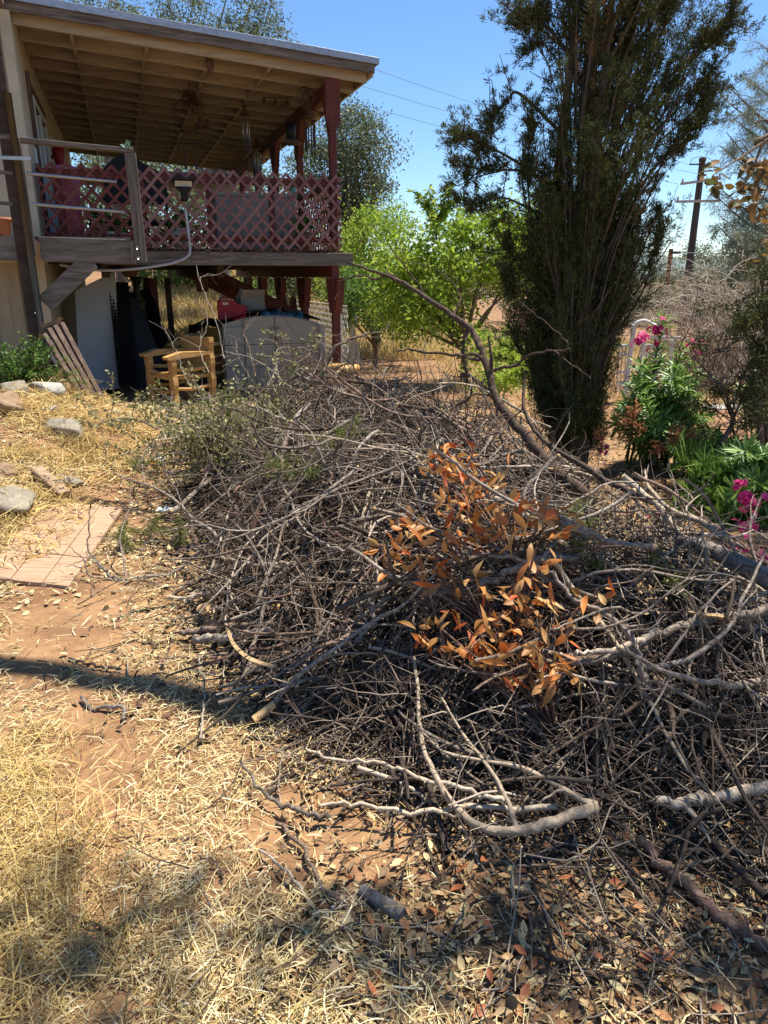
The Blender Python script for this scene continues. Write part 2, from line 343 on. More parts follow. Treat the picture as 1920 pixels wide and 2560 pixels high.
M['timber'] = material('old_timber', [(.19, .115, .065), (.31, .21, .13), (.40, .30, .20)], .9, (4, 26, 26), bump=.4)
M['pole'] = material('creosote_pole', [(.028, .024, .022), (.06, .05, .044), (.10, .08, .07)], .9, (8, 8, .6))
M['crossarm'] = material('pale_crossarm', [(.30, .28, .25), (.42, .39, .35)], .85, (6, 6, 6))
M['wire'] = material('wire', [(.10, .12, .15), (.16, .18, .21)], .6)
M['arbor'] = material('weathered_white_paint', [(.42, .40, .37), (.62, .60, .57)], .7, (12, 12, 12))
M['asphalt'] = material('asphalt', [(.06, .058, .056), (.10, .096, .092)], .95, (5, 5, 5), bump=.3, bscale=60)
M['hill'] = material('far_hill', [(.10, .13, .12), (.17, .20, .18)], 1, (.02, .02, .02))
M['concrete'] = material('concrete', [(.30, .27, .23), (.42, .39, .34)], .95, (6, 6, 6), bump=.4, bscale=40)
# ================================================================ the setting
def ground_sheet():
    xs = np.concatenate([-np.geomspace(500, 9, 26), np.linspace(-8, 8, 200), np.geomspace(9, 500, 26)])
    ys = np.concatenate([[-60, -25, -10, -4, -1], np.linspace(.2, 14, 190), np.geomspace(14.6, 900, 46)])
    X, Y = np.meshgrid(xs, ys, indexing='ij'); g = G(); g.grid(X, Y, gz(X, Y))
    o = mk('ground', g, M['ground']); o['kind'] = 'structure'; return o
ground_sheet()
def hills():
    g = G(); xs = np.linspace(-500, 700, 90); k = np.arange(90)
    top = 9 + 9 * vnoise(xs, xs * 0, .012, 3) + 4 * vnoise(xs, xs * 0, .05, 9)
    X = np.stack([xs, xs, xs], 1); Y = np.stack([xs * 0 + 420, xs * 0 + 520, xs * 0 + 640], 1); Z = np.stack([xs * 0 - 6, top, xs * 0 - 6], 1)
    g.grid(X, Y, Z); o = mk('distant_hills', g, M['hill']); o['kind'] = 'structure'
hills()
def road():
    g = G(); t = np.linspace(0, 1, 30); cx = 2 + 26 * t; cy = 22.0 - 4.6 * t
    X = np.stack([cx, cx], 1); Y = np.stack([cy - 1.5, cy + 1.5], 1); g.grid(X, Y, gz(X, Y) + .05)
    o = mk('road', g, M['asphalt']); o['kind'] = 'structure'
road()

# ================================================================ the house and its covered deck (deck frame: x along the front, y into the depth)
dloc = (DORG[0], DORG[1], 0)
WU = -3.65
house = thing('house', 'cream house wall with sliding door behind the raised deck', 'house', dloc, YAW)
HF = -.22
g = G(); g.box((WU - .2, HF + .2, 1.75), (WU, 9.6, 4.48)); g.box((WU - 8, HF, 1.75), (WU, HF + .2, 4.48)); mk('wall', g, M['cream_wall'], house, smooth=False)
g = G(); g.box((WU - .2, HF + .2, -.3), (WU - .012, 9.6, 1.75)); g.box((WU - 8, HF + .012, -.3), (WU - .012, HF + .2, 1.75))
for v in np.arange(HF + .2, 9.5, .30): g.box((WU - .03, v, -.3), (WU, v + .285, 1.75))
for u in np.arange(WU - 7.8, WU - .2, .30): g.box((u + .012, HF, -.3), (u + .297, HF + .03, 1.75))
mk('siding', g, M['siding'], house, smooth=False)
g = G(); g.beam((WU - .06, HF - .012, -.2), (WU - .06, HF - .012, 4.46), .11, .024, (0, 1, 0)); mk('corner_trim', g, M['cream_wall'], house, smooth=False)
g = G()
for v0, v1 in ((.75, .83), (1.55, 1.61), (2.35, 2.43)): g.box((WU, v0, 1.93), (WU + .05, v1, 3.72))
g.box((WU, .83, 3.64), (WU + .05, 2.35, 3.72)); sd = mk('sliding_door', g, M['white_trim'], house, smooth=False)
g = G(); g.box((WU, .83, 1.97), (WU + .02, 1.55, 3.64)); g.box((WU, 1.61, 1.97), (WU + .02, 2.35, 3.64)); mk('pane', g, M['glass'], sd, smooth=False)
g = G(); g.box((WU + .001, .60, 1.93), (WU + .04, .75, 3.95)); g.box((WU + .001, .75, 3.722), (WU + .04, 2.6, 3.86)); mk('door_trim', g, M['rack'], house, smooth=False)
wf = G(); wf.box((WU, 3.6, 2.6), (WU + .05, 3.68, 3.7)); wf.box((WU, 4.9, 2.6), (WU + .05, 4.98, 3.7)); wf.box((WU, 3.68, 3.62), (WU + .05, 4.9, 3.7)); wf.box((WU, 3.68, 2.6), (WU + .05, 4.9, 2.68))
wn = mk('window', wf, M['white_trim'], house, smooth=False); g = G(); g.box((WU, 3.68, 2.68), (WU + .02, 4.9, 3.62)); mk('pane', g, M['glass'], wn, smooth=False)
g = G(); g.box((WU - 8, -.75, 4.56), (WU - .02, 9.6, 4.62)); g.beam((WU - 8, -.73, 4.47), (WU - .06, -.73, 4.47), .05, .19); g.beam((WU - .12, -.70, 4.45), (WU - .12, HF, 4.45), .16, .20); mk('eave', g, M['grey_wood'], house, smooth=False)
g = G(); ps = spline([(WU - .6, -.70, 4.02), (WU - .32, -.70, 4.03), (WU - .2, -.68, 3.98), (WU - .15, -.66, 3.86)], 14); g.tubes(ps, np.full(14, .035), 10); mk('downpipe', g, M['pvc'], house)

def zr(u): return 4.20 - .067 * u         # underside of the roof sheathing
deck = thing('covered_deck', 'raised wooden deck with red posts and a sloping slatless roof', 'deck', dloc, YAW)
deck['label'] = 'raised house deck with red posts, red lattice railing and a sloping shed roof'
VL = 9.4
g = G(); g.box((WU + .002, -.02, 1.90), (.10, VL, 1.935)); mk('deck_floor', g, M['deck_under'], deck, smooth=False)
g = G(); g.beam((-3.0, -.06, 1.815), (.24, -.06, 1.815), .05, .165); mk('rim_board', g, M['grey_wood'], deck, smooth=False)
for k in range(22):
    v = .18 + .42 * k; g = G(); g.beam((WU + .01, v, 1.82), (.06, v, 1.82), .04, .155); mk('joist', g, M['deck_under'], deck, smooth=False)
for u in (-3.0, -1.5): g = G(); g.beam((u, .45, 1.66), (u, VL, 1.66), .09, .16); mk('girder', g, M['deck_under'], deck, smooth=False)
g = G(); g.beam((0, .075, 1.66), (0, VL, 1.66), .09, .16); mk('girder', g, M['red_paint'], deck, smooth=False)
PV = [0, 1.95, 3.9, 5.85, 7.8]
for i, v in enumerate(PV):
    g = G(); g.beam((0, v, 1.935), (0, v, 3.81), .095, .095, (0, 1, 0)); mk('post', g, M['red_paint'], deck, smooth=False)
    g = G(); g.beam((0, v, -.1), (0, v, 1.575 if i else 1.74), .10, .10, (0, 1, 0)); p = mk('lower_post', g, M['red_paint'], deck, smooth=False)
    g = G(); g.beam((.062, v, .0), (.062, v, 1.56), .02, .095, (0, 1, 0)); mk('sunlit_face_strip', g, M['white_lat'], p, smooth=False)  # pale strip puts sunlight on the post's outer face into colour
    for sgn in (-1, 1):                    # flared knee braces under the header and under the deck
        if i or sgn > 0:
            g = G(); g.prism([(0, v + sgn * .07, 3.35), (0, v + sgn * .07, 3.84), (0, v + sgn * .34, 3.84), (0, v + sgn * .2, 3.6)], (1, 0, 0), .09); mk('knee_brace', g, M['red_paint'], deck, smooth=False)
    g = G()
    for sgn in (-1, 1): g.prism([(-.02 * sgn, v + sgn * .066, 1.10), (-.02 * sgn, v + sgn * .066, 1.575), (-.02 * sgn, v + sgn * .24, 1.575), (-.02 * sgn, v + sgn * .21, 1.42)], (1, 0, 0), .10)
    mk('flared_bracket', g, M['red_paint'], deck, smooth=False)
    if i: g = G(); g.beam((-1.35, v + .09, 1.62), (-.05, v + .09, .98), .04, .12); mk('diagonal_brace', g, M['red_paint'], deck, smooth=False)
g = G(); g.prism([(-.045, -.06, 3.40), (-.095, -.06, 3.5), (-.095, -.06, 4.0), (.095, -.06, 4.0), (.095, -.06, 3.5), (.045, -.06, 3.40)], (0, 1, 0), .02); mk('post_cap', g, M['red_paint'], deck, smooth=False)
for v in (2.2, 5.6): g = G(); g.beam((-2.35, v, -.1), (-2.35, v, 1.57), .12, .12, (0, 1, 0)); mk('inner_post', g, M['red_paint'], deck, smooth=False)
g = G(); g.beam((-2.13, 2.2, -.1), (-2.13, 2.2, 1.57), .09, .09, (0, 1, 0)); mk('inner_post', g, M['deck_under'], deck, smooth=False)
g = G(); g.beam((0, -.063, 3.90), (0, VL, 3.90), .10, .18); mk('header_beam', g, M['red_paint'], deck, smooth=False)
UE = .50
nraf = 16
for k in range(nraf):
    v = -.06 + .61 * k; g = G()
    g.beam((WU + .01, v, zr(WU) - .10), (UE - .04, v, zr(UE) - .10), .042, .196); mk('rafter', g, M['rafter'], deck, smooth=False)
rr = np.random.default_rng(3)
for u in (-3.05, -2.25, -1.50, -.78, .06):
    g = G()
    for k in range(nraf - 1):
        v = -.06 + .61 * k + .021; uu = u + rr.uniform(-.012, .012)
        g.beam((uu, v, zr(u) - .095), (uu, v + .568, zr(u) - .095), .042, .18)
    mk('blocking', g, M['rafter'], deck, smooth=False)
g = G()
for k in range(8):
    v0 = -.2 + k * 1.22
    for u0, u1 in ((WU + .003, -1.22), (-1.215, UE)):
        a, b = zr(u0), zr(u1)
        g.add([(u0, v0, a), (u1, v0, b), (u1, v0 + 1.214, b), (u0, v0 + 1.214, a), (u0, v0, a + .015), (u1, v0, b + .015), (u1, v0 + 1.214, b + .015), (u0, v0 + 1.214, a + .015)],
              [(0, 3, 2, 1), (4, 5, 6, 7), (0, 1, 5, 4), (1, 2, 6, 5), (2, 3, 7, 6), (3, 0, 4, 7)])
mk('sheathing', g, M['sheath'], deck, smooth=False)
g = G(); a, b = zr(WU - .12) + .02, zr(UE + .05) + .02; v0, v1 = -.26, -.2 + 8 * 1.22
g.add([(WU - .12, v0, a), (UE + .05, v0, b), (UE + .05, v1, b), (WU - .12, v1, a), (WU - .12, v0, a + .02), (UE + .05, v0, b + .02), (UE + .05, v1, b + .02), (WU - .12, v1, a + .02)],
      [(0, 3, 2, 1), (4, 5, 6, 7), (0, 1, 5, 4), (1, 2, 6, 5), (2, 3, 7, 6), (3, 0, 4, 7)]); mk('roof_covering', g, M['asphalt'], deck, smooth=False)
g = G(); g.beam((WU - .1, -.225, zr(WU - .1) - .055), (UE + .01, -.225, zr(UE) - .055), .04, .125); mk('fascia', g, M['grey_wood'], deck, smooth=False)
g = G(); g.beam((UE - .012, -.2, zr(UE) - .075), (UE - .012, 9.5, zr(UE) - .075), .035, .15); mk('fascia', g, M['rafter'], deck, smooth=False)
g = G(); g.beam((WU - .1, -.268, zr(WU - .1) + .018), (UE + .06, -.268, zr(UE + .06) + .018), .012, .075); g.beam((UE + .06, -.26, zr(UE) + .018), (UE + .06, 9.5, zr(UE) + .018), .012, .06)
mk('flashing', g, M['flashing'], deck, smooth=False)
g = G(); g.beam((WU + .01, VL + .1, 3.80), (.05, VL + .1, 3.80), .05, .36); mk('end_beam', g, M['rafter'], deck, smooth=False)
# railing: lattice sheets nailed on the front of red rails
def lattice(name, a0, a1, z0, z1, to3, mat, parent, pitch=.168, wd=.036, th=.008, tilt=1.08):
    g = G(); H = z1 - z0; rn = H / tilt
    for s, off in ((1, 0), (-1, .009)):
        xs = np.arange(a0 - rn, a1 + rn, pitch)
        for x in xs:
            p = np.array([x, z0]); q = np.array([x + rn, z1]) if s > 0 else None
            if s < 0: p = np.array([x + rn, z0]); q = np.array([x, z1])
            def clip(p, q):
                d = q - p; t0, t1 = 0, 1
                if d[0] > 0: t0 = max(t0, (a0 - p[0]) / d[0]); t1 = min(t1, (a1 - p[0]) / d[0])
                else: t0 = max(t0, (a1 - p[0]) / d[0]); t1 = min(t1, (a0 - p[0]) / d[0])
                return (p + d * t0, p + d * t1) if t1 - t0 > .04 else None
            c = clip(p, q)
            if c is None: continue
            P0 = to3(c[0][0], c[0][1], off); P1 = to3(c[1][0], c[1][1], off); nrm = np.array(to3(0, 0, 1)) - np.array(to3(0, 0, 0))
            g.beam(P0, P1, wd, th, nrm)
    return mk(name, g, mat, parent, smooth=False)
fr = lambda a, z, o: (a, -.115 + o, z)
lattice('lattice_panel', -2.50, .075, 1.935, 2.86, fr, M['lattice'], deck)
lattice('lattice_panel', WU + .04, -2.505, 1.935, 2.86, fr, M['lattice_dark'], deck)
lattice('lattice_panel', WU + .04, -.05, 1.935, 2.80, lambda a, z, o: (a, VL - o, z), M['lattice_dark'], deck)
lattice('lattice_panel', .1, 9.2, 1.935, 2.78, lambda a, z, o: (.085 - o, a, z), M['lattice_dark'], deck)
g = G(); g.beam((WU + .03, -.04, 2.76), (-.07, -.04, 2.76), .09, .09); mk('top_rail', g, M['red_paint'], deck, smooth=False)
g = G(); g.beam((WU + .03, -.04, 2.06), (-.07, -.04, 2.06), .07, .07); mk('bottom_rail', g, M['red_paint'], deck, smooth=False)
g = G(); g.beam((.0, .07, 2.76), (.0, 9.2, 2.76), .09, .05); mk('top_rail', g, M['red_paint'], deck, smooth=False)
for u in (-3.4, -2.45, -1.65, -.85): g = G(); g.beam((u, -.04, 1.94), (u, -.04, 2.715), .07, .07, (0, 1, 0)); mk('baluster', g, M['red_paint'], deck, smooth=False)
# debris and moss line on the rim is litter
g = G(); n = 700; u = rng.uniform(-2.6, .1, n); C = np.stack([u, rng.uniform(-.12, .02, n), 1.905 + rng.uniform(0, .045, n)], 1)
leaves(g, C, rng.normal(0, 1, (n, 3)) * [1, .3, .35], rng.uniform(.03, .09, n), .012)
o = mk('leaf_debris', g, M['mulch'], None); o.location = dloc; o.rotation_euler = (0, 0, YAW); tag(o, 'dry leaf debris caught along the front edge of the deck', 'debris', kind='stuff')

# landing with pipe rails, in front of the deck
LV = -.95
ldg = thing('deck_landing', 'weathered grey stair landing with metal pipe rails at the house corner', 'landing', dloc, YAW)
def L_(px, py, v=LV): return dk(px, py, v)
def beamL(name, p, q, wd, ht, mat, up=(0, 0, 1)):
    g = G(); g.beam(p, q, wd, ht, up); return mk(name, g, mat, ldg, smooth=False)
A = L_(100, 620); B = L_(322, 628)
zf = (A[2] + B[2]) / 2
beamL('fascia_board', (A[0], LV, zf), (B[0] + .02, LV, zf - .02), .05, .26, M['grey_wood'])
g = G()
for k in range(6): g.box((A[0] - .05, LV + .03 + k * .145, zf + .10), (B[0] + .04, LV + .165 + k * .145, zf + .135))
mk('floor_boards', g, M['grey_wood'], ldg, smooth=False)
c = L_(330, 385); d = L_(352, 655)
pm = (c[0] + d[0]) / 2
post = beamL('rail_post', (pm, LV - .05, d[2]), (pm - .01, LV - .05, c[2]), .12, .09, M['grey_wood_v'], (0, 1, 0))
beamL('rail_post', (pm - .085, LV - .035, d[2] - .02), (pm - .085, LV - .035, c[2] - .9), .05, .12, M['grey_wood_v'], (0, 1, 0))
for (px, py) in ((343, 620), (346, 645)):
    g = G(); q = L_(px, py); g.tubes([(q[0], LV - .095, q[2]), (q[0], LV - .112, q[2])], [.022, .02], 12); mk('bolt', g, M['steel'], post)
hr0 = L_(52, 352); hr1 = L_(335, 379)
beamL('handrail', (hr0[0], LV - .03, hr0[2]), (hr1[0], LV - .03, hr1[2]), .11, .045, M['grey_wood'])
cp = (L_(70, 400)[0] + .005)
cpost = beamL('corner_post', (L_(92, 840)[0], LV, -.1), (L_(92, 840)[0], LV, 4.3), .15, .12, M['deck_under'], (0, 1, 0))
beamL('corner_post', (L_(85, 640)[0], LV - .06, L_(85, 640)[2]), (L_(85, 640)[0], LV - .06, L_(62, 350)[2]), .06, .10, M['grey_wood_v'], (0, 1, 0))
for (px, py) in ((73, 632), (92, 743), (92, 778)):
    g = G(); q = L_(px, py); g.tubes([(q[0], LV - .06, q[2]), (q[0], LV - .085, q[2])], [.026, .022], 12); mk('bolt', g, M['steel'], cpost)
for (a, b) in (((68, 435), (292, 456)), ((78, 511), (312, 531))):
    p = L_(*a); q = L_(*b); g = G(); g.tubes([(p[0], LV - .06, p[2]), (q[0], LV - .06, q[2])], [.017, .017], 10); mk('pipe_rail', g, M['steel'], ldg)
p = L_(105, 760); q = L_(228, 650)
beamL('diagonal_brace', (p[0] + .03, LV + .01, p[2]), (q[0], LV + .01, q[2]), .05, .20, M['grey_wood'])
for (py, hh) in ((346, .05), (435, .035), (511, .035)):
    q = L_(40, py); g = G(); g.beam((q[0] - .02, LV - .05, q[2]), (q[0] - 3, LV - .05, q[2] + .12), .045, hh); mk('pipe_rail', g, M['grey_wood'], ldg, smooth=False)
q = L_(60, 618); beamL('fascia_board', (q[0] + .02, LV - .01, zf), (q[0] - 3, LV - .01, zf + .08), .05, .25, M['grey_wood'])
g = G(); g.box((q[0] - 3, LV + .03, zf + .10), (q[0] + .05, HF - .005, zf + .133)); mk('floor_boards', g, M['grey_wood'], ldg, smooth=False)
q0 = L_(36, 240); q1 = L_(100, 860)
pipe = thing('vent_pipe', 'tall bronze coloured metal pipe strapped to the dark landing post', 'pipe', dloc, YAW)
g = G(); g.tubes([(L_(80, 640)[0], LV - .12, .1), (L_(80, 640)[0], LV - .12, q0[2])], [.038, .038], 14); mk('tube', g, M['pipe_dark'], pipe)
s = L_(40, 401); g = G(); g.beam((s[0] - .13, LV - .165, s[2]), (s[0] + .16, LV - .165, s[2]), .012, .035); mk('strap', g, M['steel'], pipe, smooth=False)
g = G(); q = L_(318, 362); n = 26; C = np.repeat([[q[0], LV - .03, hr1[2] + .03]], n, 0) + rng.normal(0, .012, (n, 3)); leaves(g, C, rng.normal(0, 1, (n, 3)) + [0, 0, .5], .075, .026)
o = mk('succulent', g, M['succ'], None); o.location = dloc; o.rotation_euler = (0, 0, YAW); tag(o, 'small grey green succulent growing on top of the grey rail post', 'succulent')
q = L_(8, 525); t = thing('flower_pot', 'terracotta flower pot on the landing beside the cream wall', 'flower pot', dw(WU - .35, -.6, zf + .137)); g = G(); g.lathe([(.0, 0), (.075, 0), (.10, .16), (.115, .16), (.115, .20), (.10, .20), (.09, .17), (0, .17)]); mk('pot', g, M['terracotta'], t)

# floodlight on the lattice, with its conduit
q = dk(458, 460, -.15)
fl = thing('floodlight', 'black wall floodlight mounted on the red lattice railing', 'floodlight', dw(q[0], -.15, q[2]), YAW)
g = G(); g.prism([(-.13, 0, .05), (.12, 0, .05), (.11, 0, -.01), (-.12, 0, -.01)], (0, 1, 0), .02); g.beam((-.125, -.06, .055), (.125, -.06, .055), .13, .02); mk('hood', g, M['black'], fl, smooth=False)
g = G(); g.beam((-.10, -.03, .0), (.10, -.03, .0), .03, .065); mk('lens', g, M['lamp_plate'], fl, smooth=False)
g = G(); g.lathe([(0, -.20), (.035, -.20), (.045, -.15), (.045, -.09), (.10, -.045), (0, -.045)], (0, -.02, 0), 12); mk('body', g, M['black'], fl)
cd = [dk(463, 520, -.16), dk(470, 570, -.16), dk(474, 610, -.16), dk(472, 638, -.17), dk(440, 655, -.17), dk(400, 664, -.17), dk(340, 672, -.17), dk(280, 676, -.17), dk(225, 674, -.17), dk(150, 662, -.1)]
g = G(); P = spline(cd, 60); g.tubes(P, np.full(60, .016), 8); o = mk('conduit', g, M['pvc'], None); o.location = dloc; o.rotation_euler = (0, 0, YAW)
tag(o, 'bent grey plastic conduit running under the deck edge from the floodlight', 'conduit')

# ---------------------------------------------------------------- things hanging from the deck roof
def hang(px, py, v): q = dk(px, py, v); return dw(*q)
def chime(px, py, v, drop, n, rad, tl, mat, top, label, gname='wind chimes under the deck roof'):
    q = dk(px, py, v); t = thing('wind_chime', label, 'wind chime', dw(q[0], v, zr(q[0]) - .14), YAW, gname)
    g = G(); g.tubes([(0, 0, 0), (0, 0, -drop)], [.003, .003], 5); mk('cord', g, M['rust'], t)
    g = G(); z = -drop
    if top == 'bird': g.lathe([(0, z), (.05, z - .02), (.085, z - .10), (.06, z - .20), (.07, z - .24), (.11, z - .26), (0, z - .265)], S=12)
    else: g.lathe([(0, z), (.03, z - .02), (.012, z - .05), (.035, z - .10), (.085, z - .15), (0, z - .16)], S=12)
    mk('top_piece', g, M['rust'], t); zt = z - (.265 if top == 'bird' else .16)
    for k in range(n):
        a = 6.283 * k / n; L = tl * (1 - .3 * k / n); c = (rad * math.cos(a), rad * math.sin(a))
        g = G(); g.tubes([(*c, zt - .06), (*c, zt - .06 - L)], [.011, .011], 8); g.tubes([(*c, zt + .01), (*c, zt - .06)], [.002, .002], 4); mk('chime_tube', g, mat, t)
    return t
chime(610, 250, 1.9, .10, 5, .05, .42, M['steel'], 'cone', 'wind chime with long silver tubes hanging in the middle of the roof')
chime(773, 270, .95, .08, 6, .07, .44, M['rust'], 'bird', 'dark wind chime with brown tubes hanging beside the front post')
chime(640, 345, 4.2, .14, 5, .06, .42, M['steel'], 'cone', 'small silver wind chime hanging near the red header beam')
q = dk(763, 205, .25); t = thing('wire_orb', 'wire ring orb ornament hanging beside the front red post', 'ornament', dw(q[0], .25, zr(q[0]) - .14), YAW)
g = G(); g.tubes([(0, 0, 0), (0, 0, -.10)], [.003, .003], 5); mk('cord', g, M['rust'], t)
for k in range(4):
    an = np.linspace(0, 2 * math.pi, 28); a = k * math.pi / 4; r = .115
    g = G(); g.tubes(np.stack([r * np.cos(an) * math.cos(a), r * np.cos(an) * math.sin(a), -.26 + r * np.sin(an) * 1.1], 1), np.full(28, .006), 5, False); mk('ring', g, M['rust'], t)
g = G(); g.lathe([(0, -.30), (.05, -.27), (.055, -.22), (.02, -.17), (0, -.165)], S=10); mk('inner_ball', g, M['rust'], t)
q = dk(526, 150, .0); t = thing('hanging_lantern', 'small dark leaf shaped lantern hanging from the first rafter', 'lantern', dw(q[0], .08, zr(q[0]) - .14), YAW)
g = G(); g.lathe([(0, -.20), (.03, -.17), (.055, -.10), (.035, -.03), (0, 0)], S=8); mk('lantern_body', g, M['rust'], t)
q = dk(480, 280, 1.6); t = thing('hanging_wreath', 'tangled twig wreath with bells hanging under the deck roof', 'wreath', dw(q[0], 1.6, zr(q[0]) - .14), YAW)
g = G(); P = walk(110, 8, rng.normal(0, .06, (110, 3)) + [0, 0, -.20], rng.normal(0, 1, (110, 3)), .18, .5); g.tubes(P, np.full(8, .003), 4); mk('twig_ball', g, M['rust'], t)
for k in range(5):
    a = k * 1.3; c = (.20 * math.cos(a), .08 * math.sin(a), -.42 - .06 * (k % 2)); g = G(); g.lathe([(0, 0), (.02, -.01), (.03, -.10), (.045, -.13), (0, -.125)], c, 10); mk('bell', g, M['rust'], t)
q = dk(476, 345, 2.4); t = thing('swing_bench', 'small wooden swing shelf hanging by cords under the roof', 'swing', dw(q[0], 2.4, zr(q[0]) - .14), YAW)
g = G()
for x in (-.22, .22): g.tubes([(x, 0, 0), (x * .9, 0, -.82)], [.005, .005], 5)
mk('cord', g, M['rust'], t)
g = G(); g.beam((-.26, 0, -.62), (.26, 0, -.62), .10, .03); g.beam((-.10, 0, -.63), (-.10, 0, -1.0), .03, .03); g.beam((.06, 0, -.63), (.06, 0, -1.0), .03, .03); mk('shelf', g, M['rack'], t, smooth=False)
q = dk(727, 335, 1.45); t = thing('bell_lantern', 'black bell shaped lantern hanging between two red posts', 'lantern', dw(q[0], 1.45, zr(q[0]) - .14), YAW)
g = G(); g.tubes([(0, 0, 0), (0, 0, -.33)], [.004, .004], 5); mk('cord', g, M['rust'], t)
g = G(); g.lathe([(0, -.33), (.03, -.34), (.07, -.37), (.075, -.56), (.0, -.57)], S=14); mk('lantern_body', g, M['black'], t)
g = G(); g.lathe([(.07, -.56), (.16, -.61), (.16, -.625), (0, -.62)], S=16); mk('rim', g, M['rack'], t)
q = dk(742, 330, 2.2); t = thing('hanging_pan', 'round brown pan hanging behind the black bell lantern', 'pan', dw(q[0], 2.2, zr(q[0]) - .14), YAW)
g = G(); g.tubes([(0, 0, 0), (0, 0, -.40)], [.004, .004], 5); g.tubes([(-.02, 0, -.56), (.05, 0, -.56)], [.17, .17], 22); mk('pan_body', g, M['timber'], t)
q = dk(690, 272, 1.15); t = thing('bird_mobile', 'dark iron bird mobile hanging under the deck roof', 'mobile', dw(q[0], 1.15, zr(q[0]) - .14), YAW)
g = G(); g.tubes([(0, 0, 0), (0, 0, -.10)], [.003, .003], 5); g.beam((-.18, 0, -.12), (.18, 0, -.10), .012, .012); mk('bar', g, M['rust'], t)
for k in range(5):
    g = G(); c = np.array([-.16 + .08 * k, .02 * (-1) ** k, -.17 - .03 * (k % 2)]); g.lathe([(0, -.05), (.03, -.03), (.035, .01), (.012, .04), (0, .05)], c, 8); mk('bird', g, M['rust'], t)
q = dk(634, 405, 5.2); t = thing('birdhouse', 'little wooden birdhouse hanging by the far red posts', 'birdhouse', dw(q[0], 5.2, q[2] - .16), YAW)
g = G(); g.box((-.14, -.10, 0), (.14, .10, .22)); mk('box', g, M['rack'], t, smooth=False)
g = G(); g.beam((-.10, -.14, .28), (-.10, .14, .28), .26, .025, (-.7, 0, .7)); g.beam((.10, -.14, .28), (.10, .14, .28), .26, .025, (.7, 0, .7)); g.tubes([(0, 0, .36), (0, 0, zr(q[0]) - q[2])], [.004, .004], 5); mk('roof', g, M['timber'], t, smooth=False)
P = spline([dk(255, 250, 1.2) + [0, 0, .0], dk(350, 268, 1.5), dk(420, 325, 1.9), dk(500, 322, 1.9), dk(535, 295, 1.9), dk(600, 305, 2.2), dk(660, 310, 2.4)], 60)
P[:, 2] = np.minimum(P[:, 2], zr(P[:, 0]) - .16); g = G(); g.tubes(P, np.full(60, .008), 6); o = mk('power_cable', g, M['rust'], None); o.location = dloc; o.rotation_euler = (0, 0, YAW); tag(o, 'loose dark cable drooping across the rafters under the roof', 'cable')
q = dk(812, 285, .6); t = thing('eave_lamp', 'small white lamp under the outer roof edge', 'lamp', dw(UE - .10, 1.4, zr(UE) - .16), YAW); g = G(); g.lathe([(0, -.16), (.06, -.15), (.075, -.08), (.03, 0), (0, 0)], S=12); mk('shade', g, M['white_trim'], t)

# ---------------------------------------------------------------- things standing on the deck, seen over and through the lattice
def on_deck(u, v): return dw(u, v, 1.937)
t = thing('pink_bucket', 'pink plastic bucket behind the lattice next to the cream wall', 'bucket', on_deck(-3.33, .30), YAW); g = G(); g.lathe([(0, 0), (.13, 0), (.16, .86), (.17, .88), (.13, .94), (.0, .95)], S=18); mk('shell', g, M['pinkpot'], t)
t = thing('storage_cabinet', 'grey box cabinet standing on the deck behind the lattice', 'cabinet', on_deck(-.95, .8), YAW); g = G(); g.box((-.55, -.25, 0), (.55, .3, .70)); mk('cabinet_body', g, M['card'], t, smooth=False); g = G(); g.box((-.57, -.27, .70), (.57, .32, .74)); mk('top', g, M['resin'], t, smooth=False)
t = thing('folded_armchair', 'dark folding chair with slanted back standing on the deck', 'chair', on_deck(-2.5, 2.3), YAW)
g = G(); g.prism([(-.45, 0, .7), (.55, 0, .7), (.42, 0, 1.15), (-.1, 0, 1.42), (-.38, 0, 1.2)], (0, 1, .2), .06); mk('backrest', g, M['black'], t, smooth=False)
g = G(); g.box((-.45, -.5, .40), (.5, 0, .46)); mk('seat', g, M['black'], t, smooth=False)
for x in (-.42, .46): g = G(); g.beam((x, -.45, 0), (x, 0, .72), .03, .03); g.beam((x, 0, 0), (x, -.45, .42), .03, .03); mk('leg', g, M['rust'], t, smooth=False)
for k, (u, hh) in enumerate(((-.35, .22), (-3.0, .3), (-2.0, .26), (-2.85, .2))):
    t = thing('plant_pot', ['green potted plant on the deck near the front post', 'potted plant on the deck close to the pink bucket', 'white plant pot on the deck behind the floodlight', 'pale pot on the deck behind the grey rail post'][k], 'plant pot', on_deck(u, .35), YAW, 'pots on the deck')
    g = G(); g.lathe([(0, 0), (.09, 0), (.13, hh), (.11, hh), (0, hh - .03)], S=14); mk('pot', g, M['white_trim'] if k > 1 else M['terracotta'], t)
    g = G(); n = 120; C = rng.normal(0, .07, (n, 3)) + [0, 0, hh + .08]; leaves(g, C, rng.normal(0, 1, (n, 3)) + [0, 0, .6], .10, .035); mk('foliage', g, M['shrub_leaf'], t)
t = thing('frog_figure', 'dark green frog figure sitting on the far red rail', 'figurine', dw(0.0, 2.55, 2.786), YAW); g = G(); g.lathe([(0, 0), (.10, .01), (.12, .07), (.07, .13), (.06, .18), (.03, .21), (0, .215)], S=12); mk('body', g, M['succ'], t)
g = G(); g.lathe([(0, 0), (.03, .01), (.035, .04), (0, .06)], (-.05, -.05, .19), 8); g.lathe([(0, 0), (.03, .01), (.035, .04), (0, .06)], (.05, -.05, .19), 8); mk('eyes', g, M['black'], t)
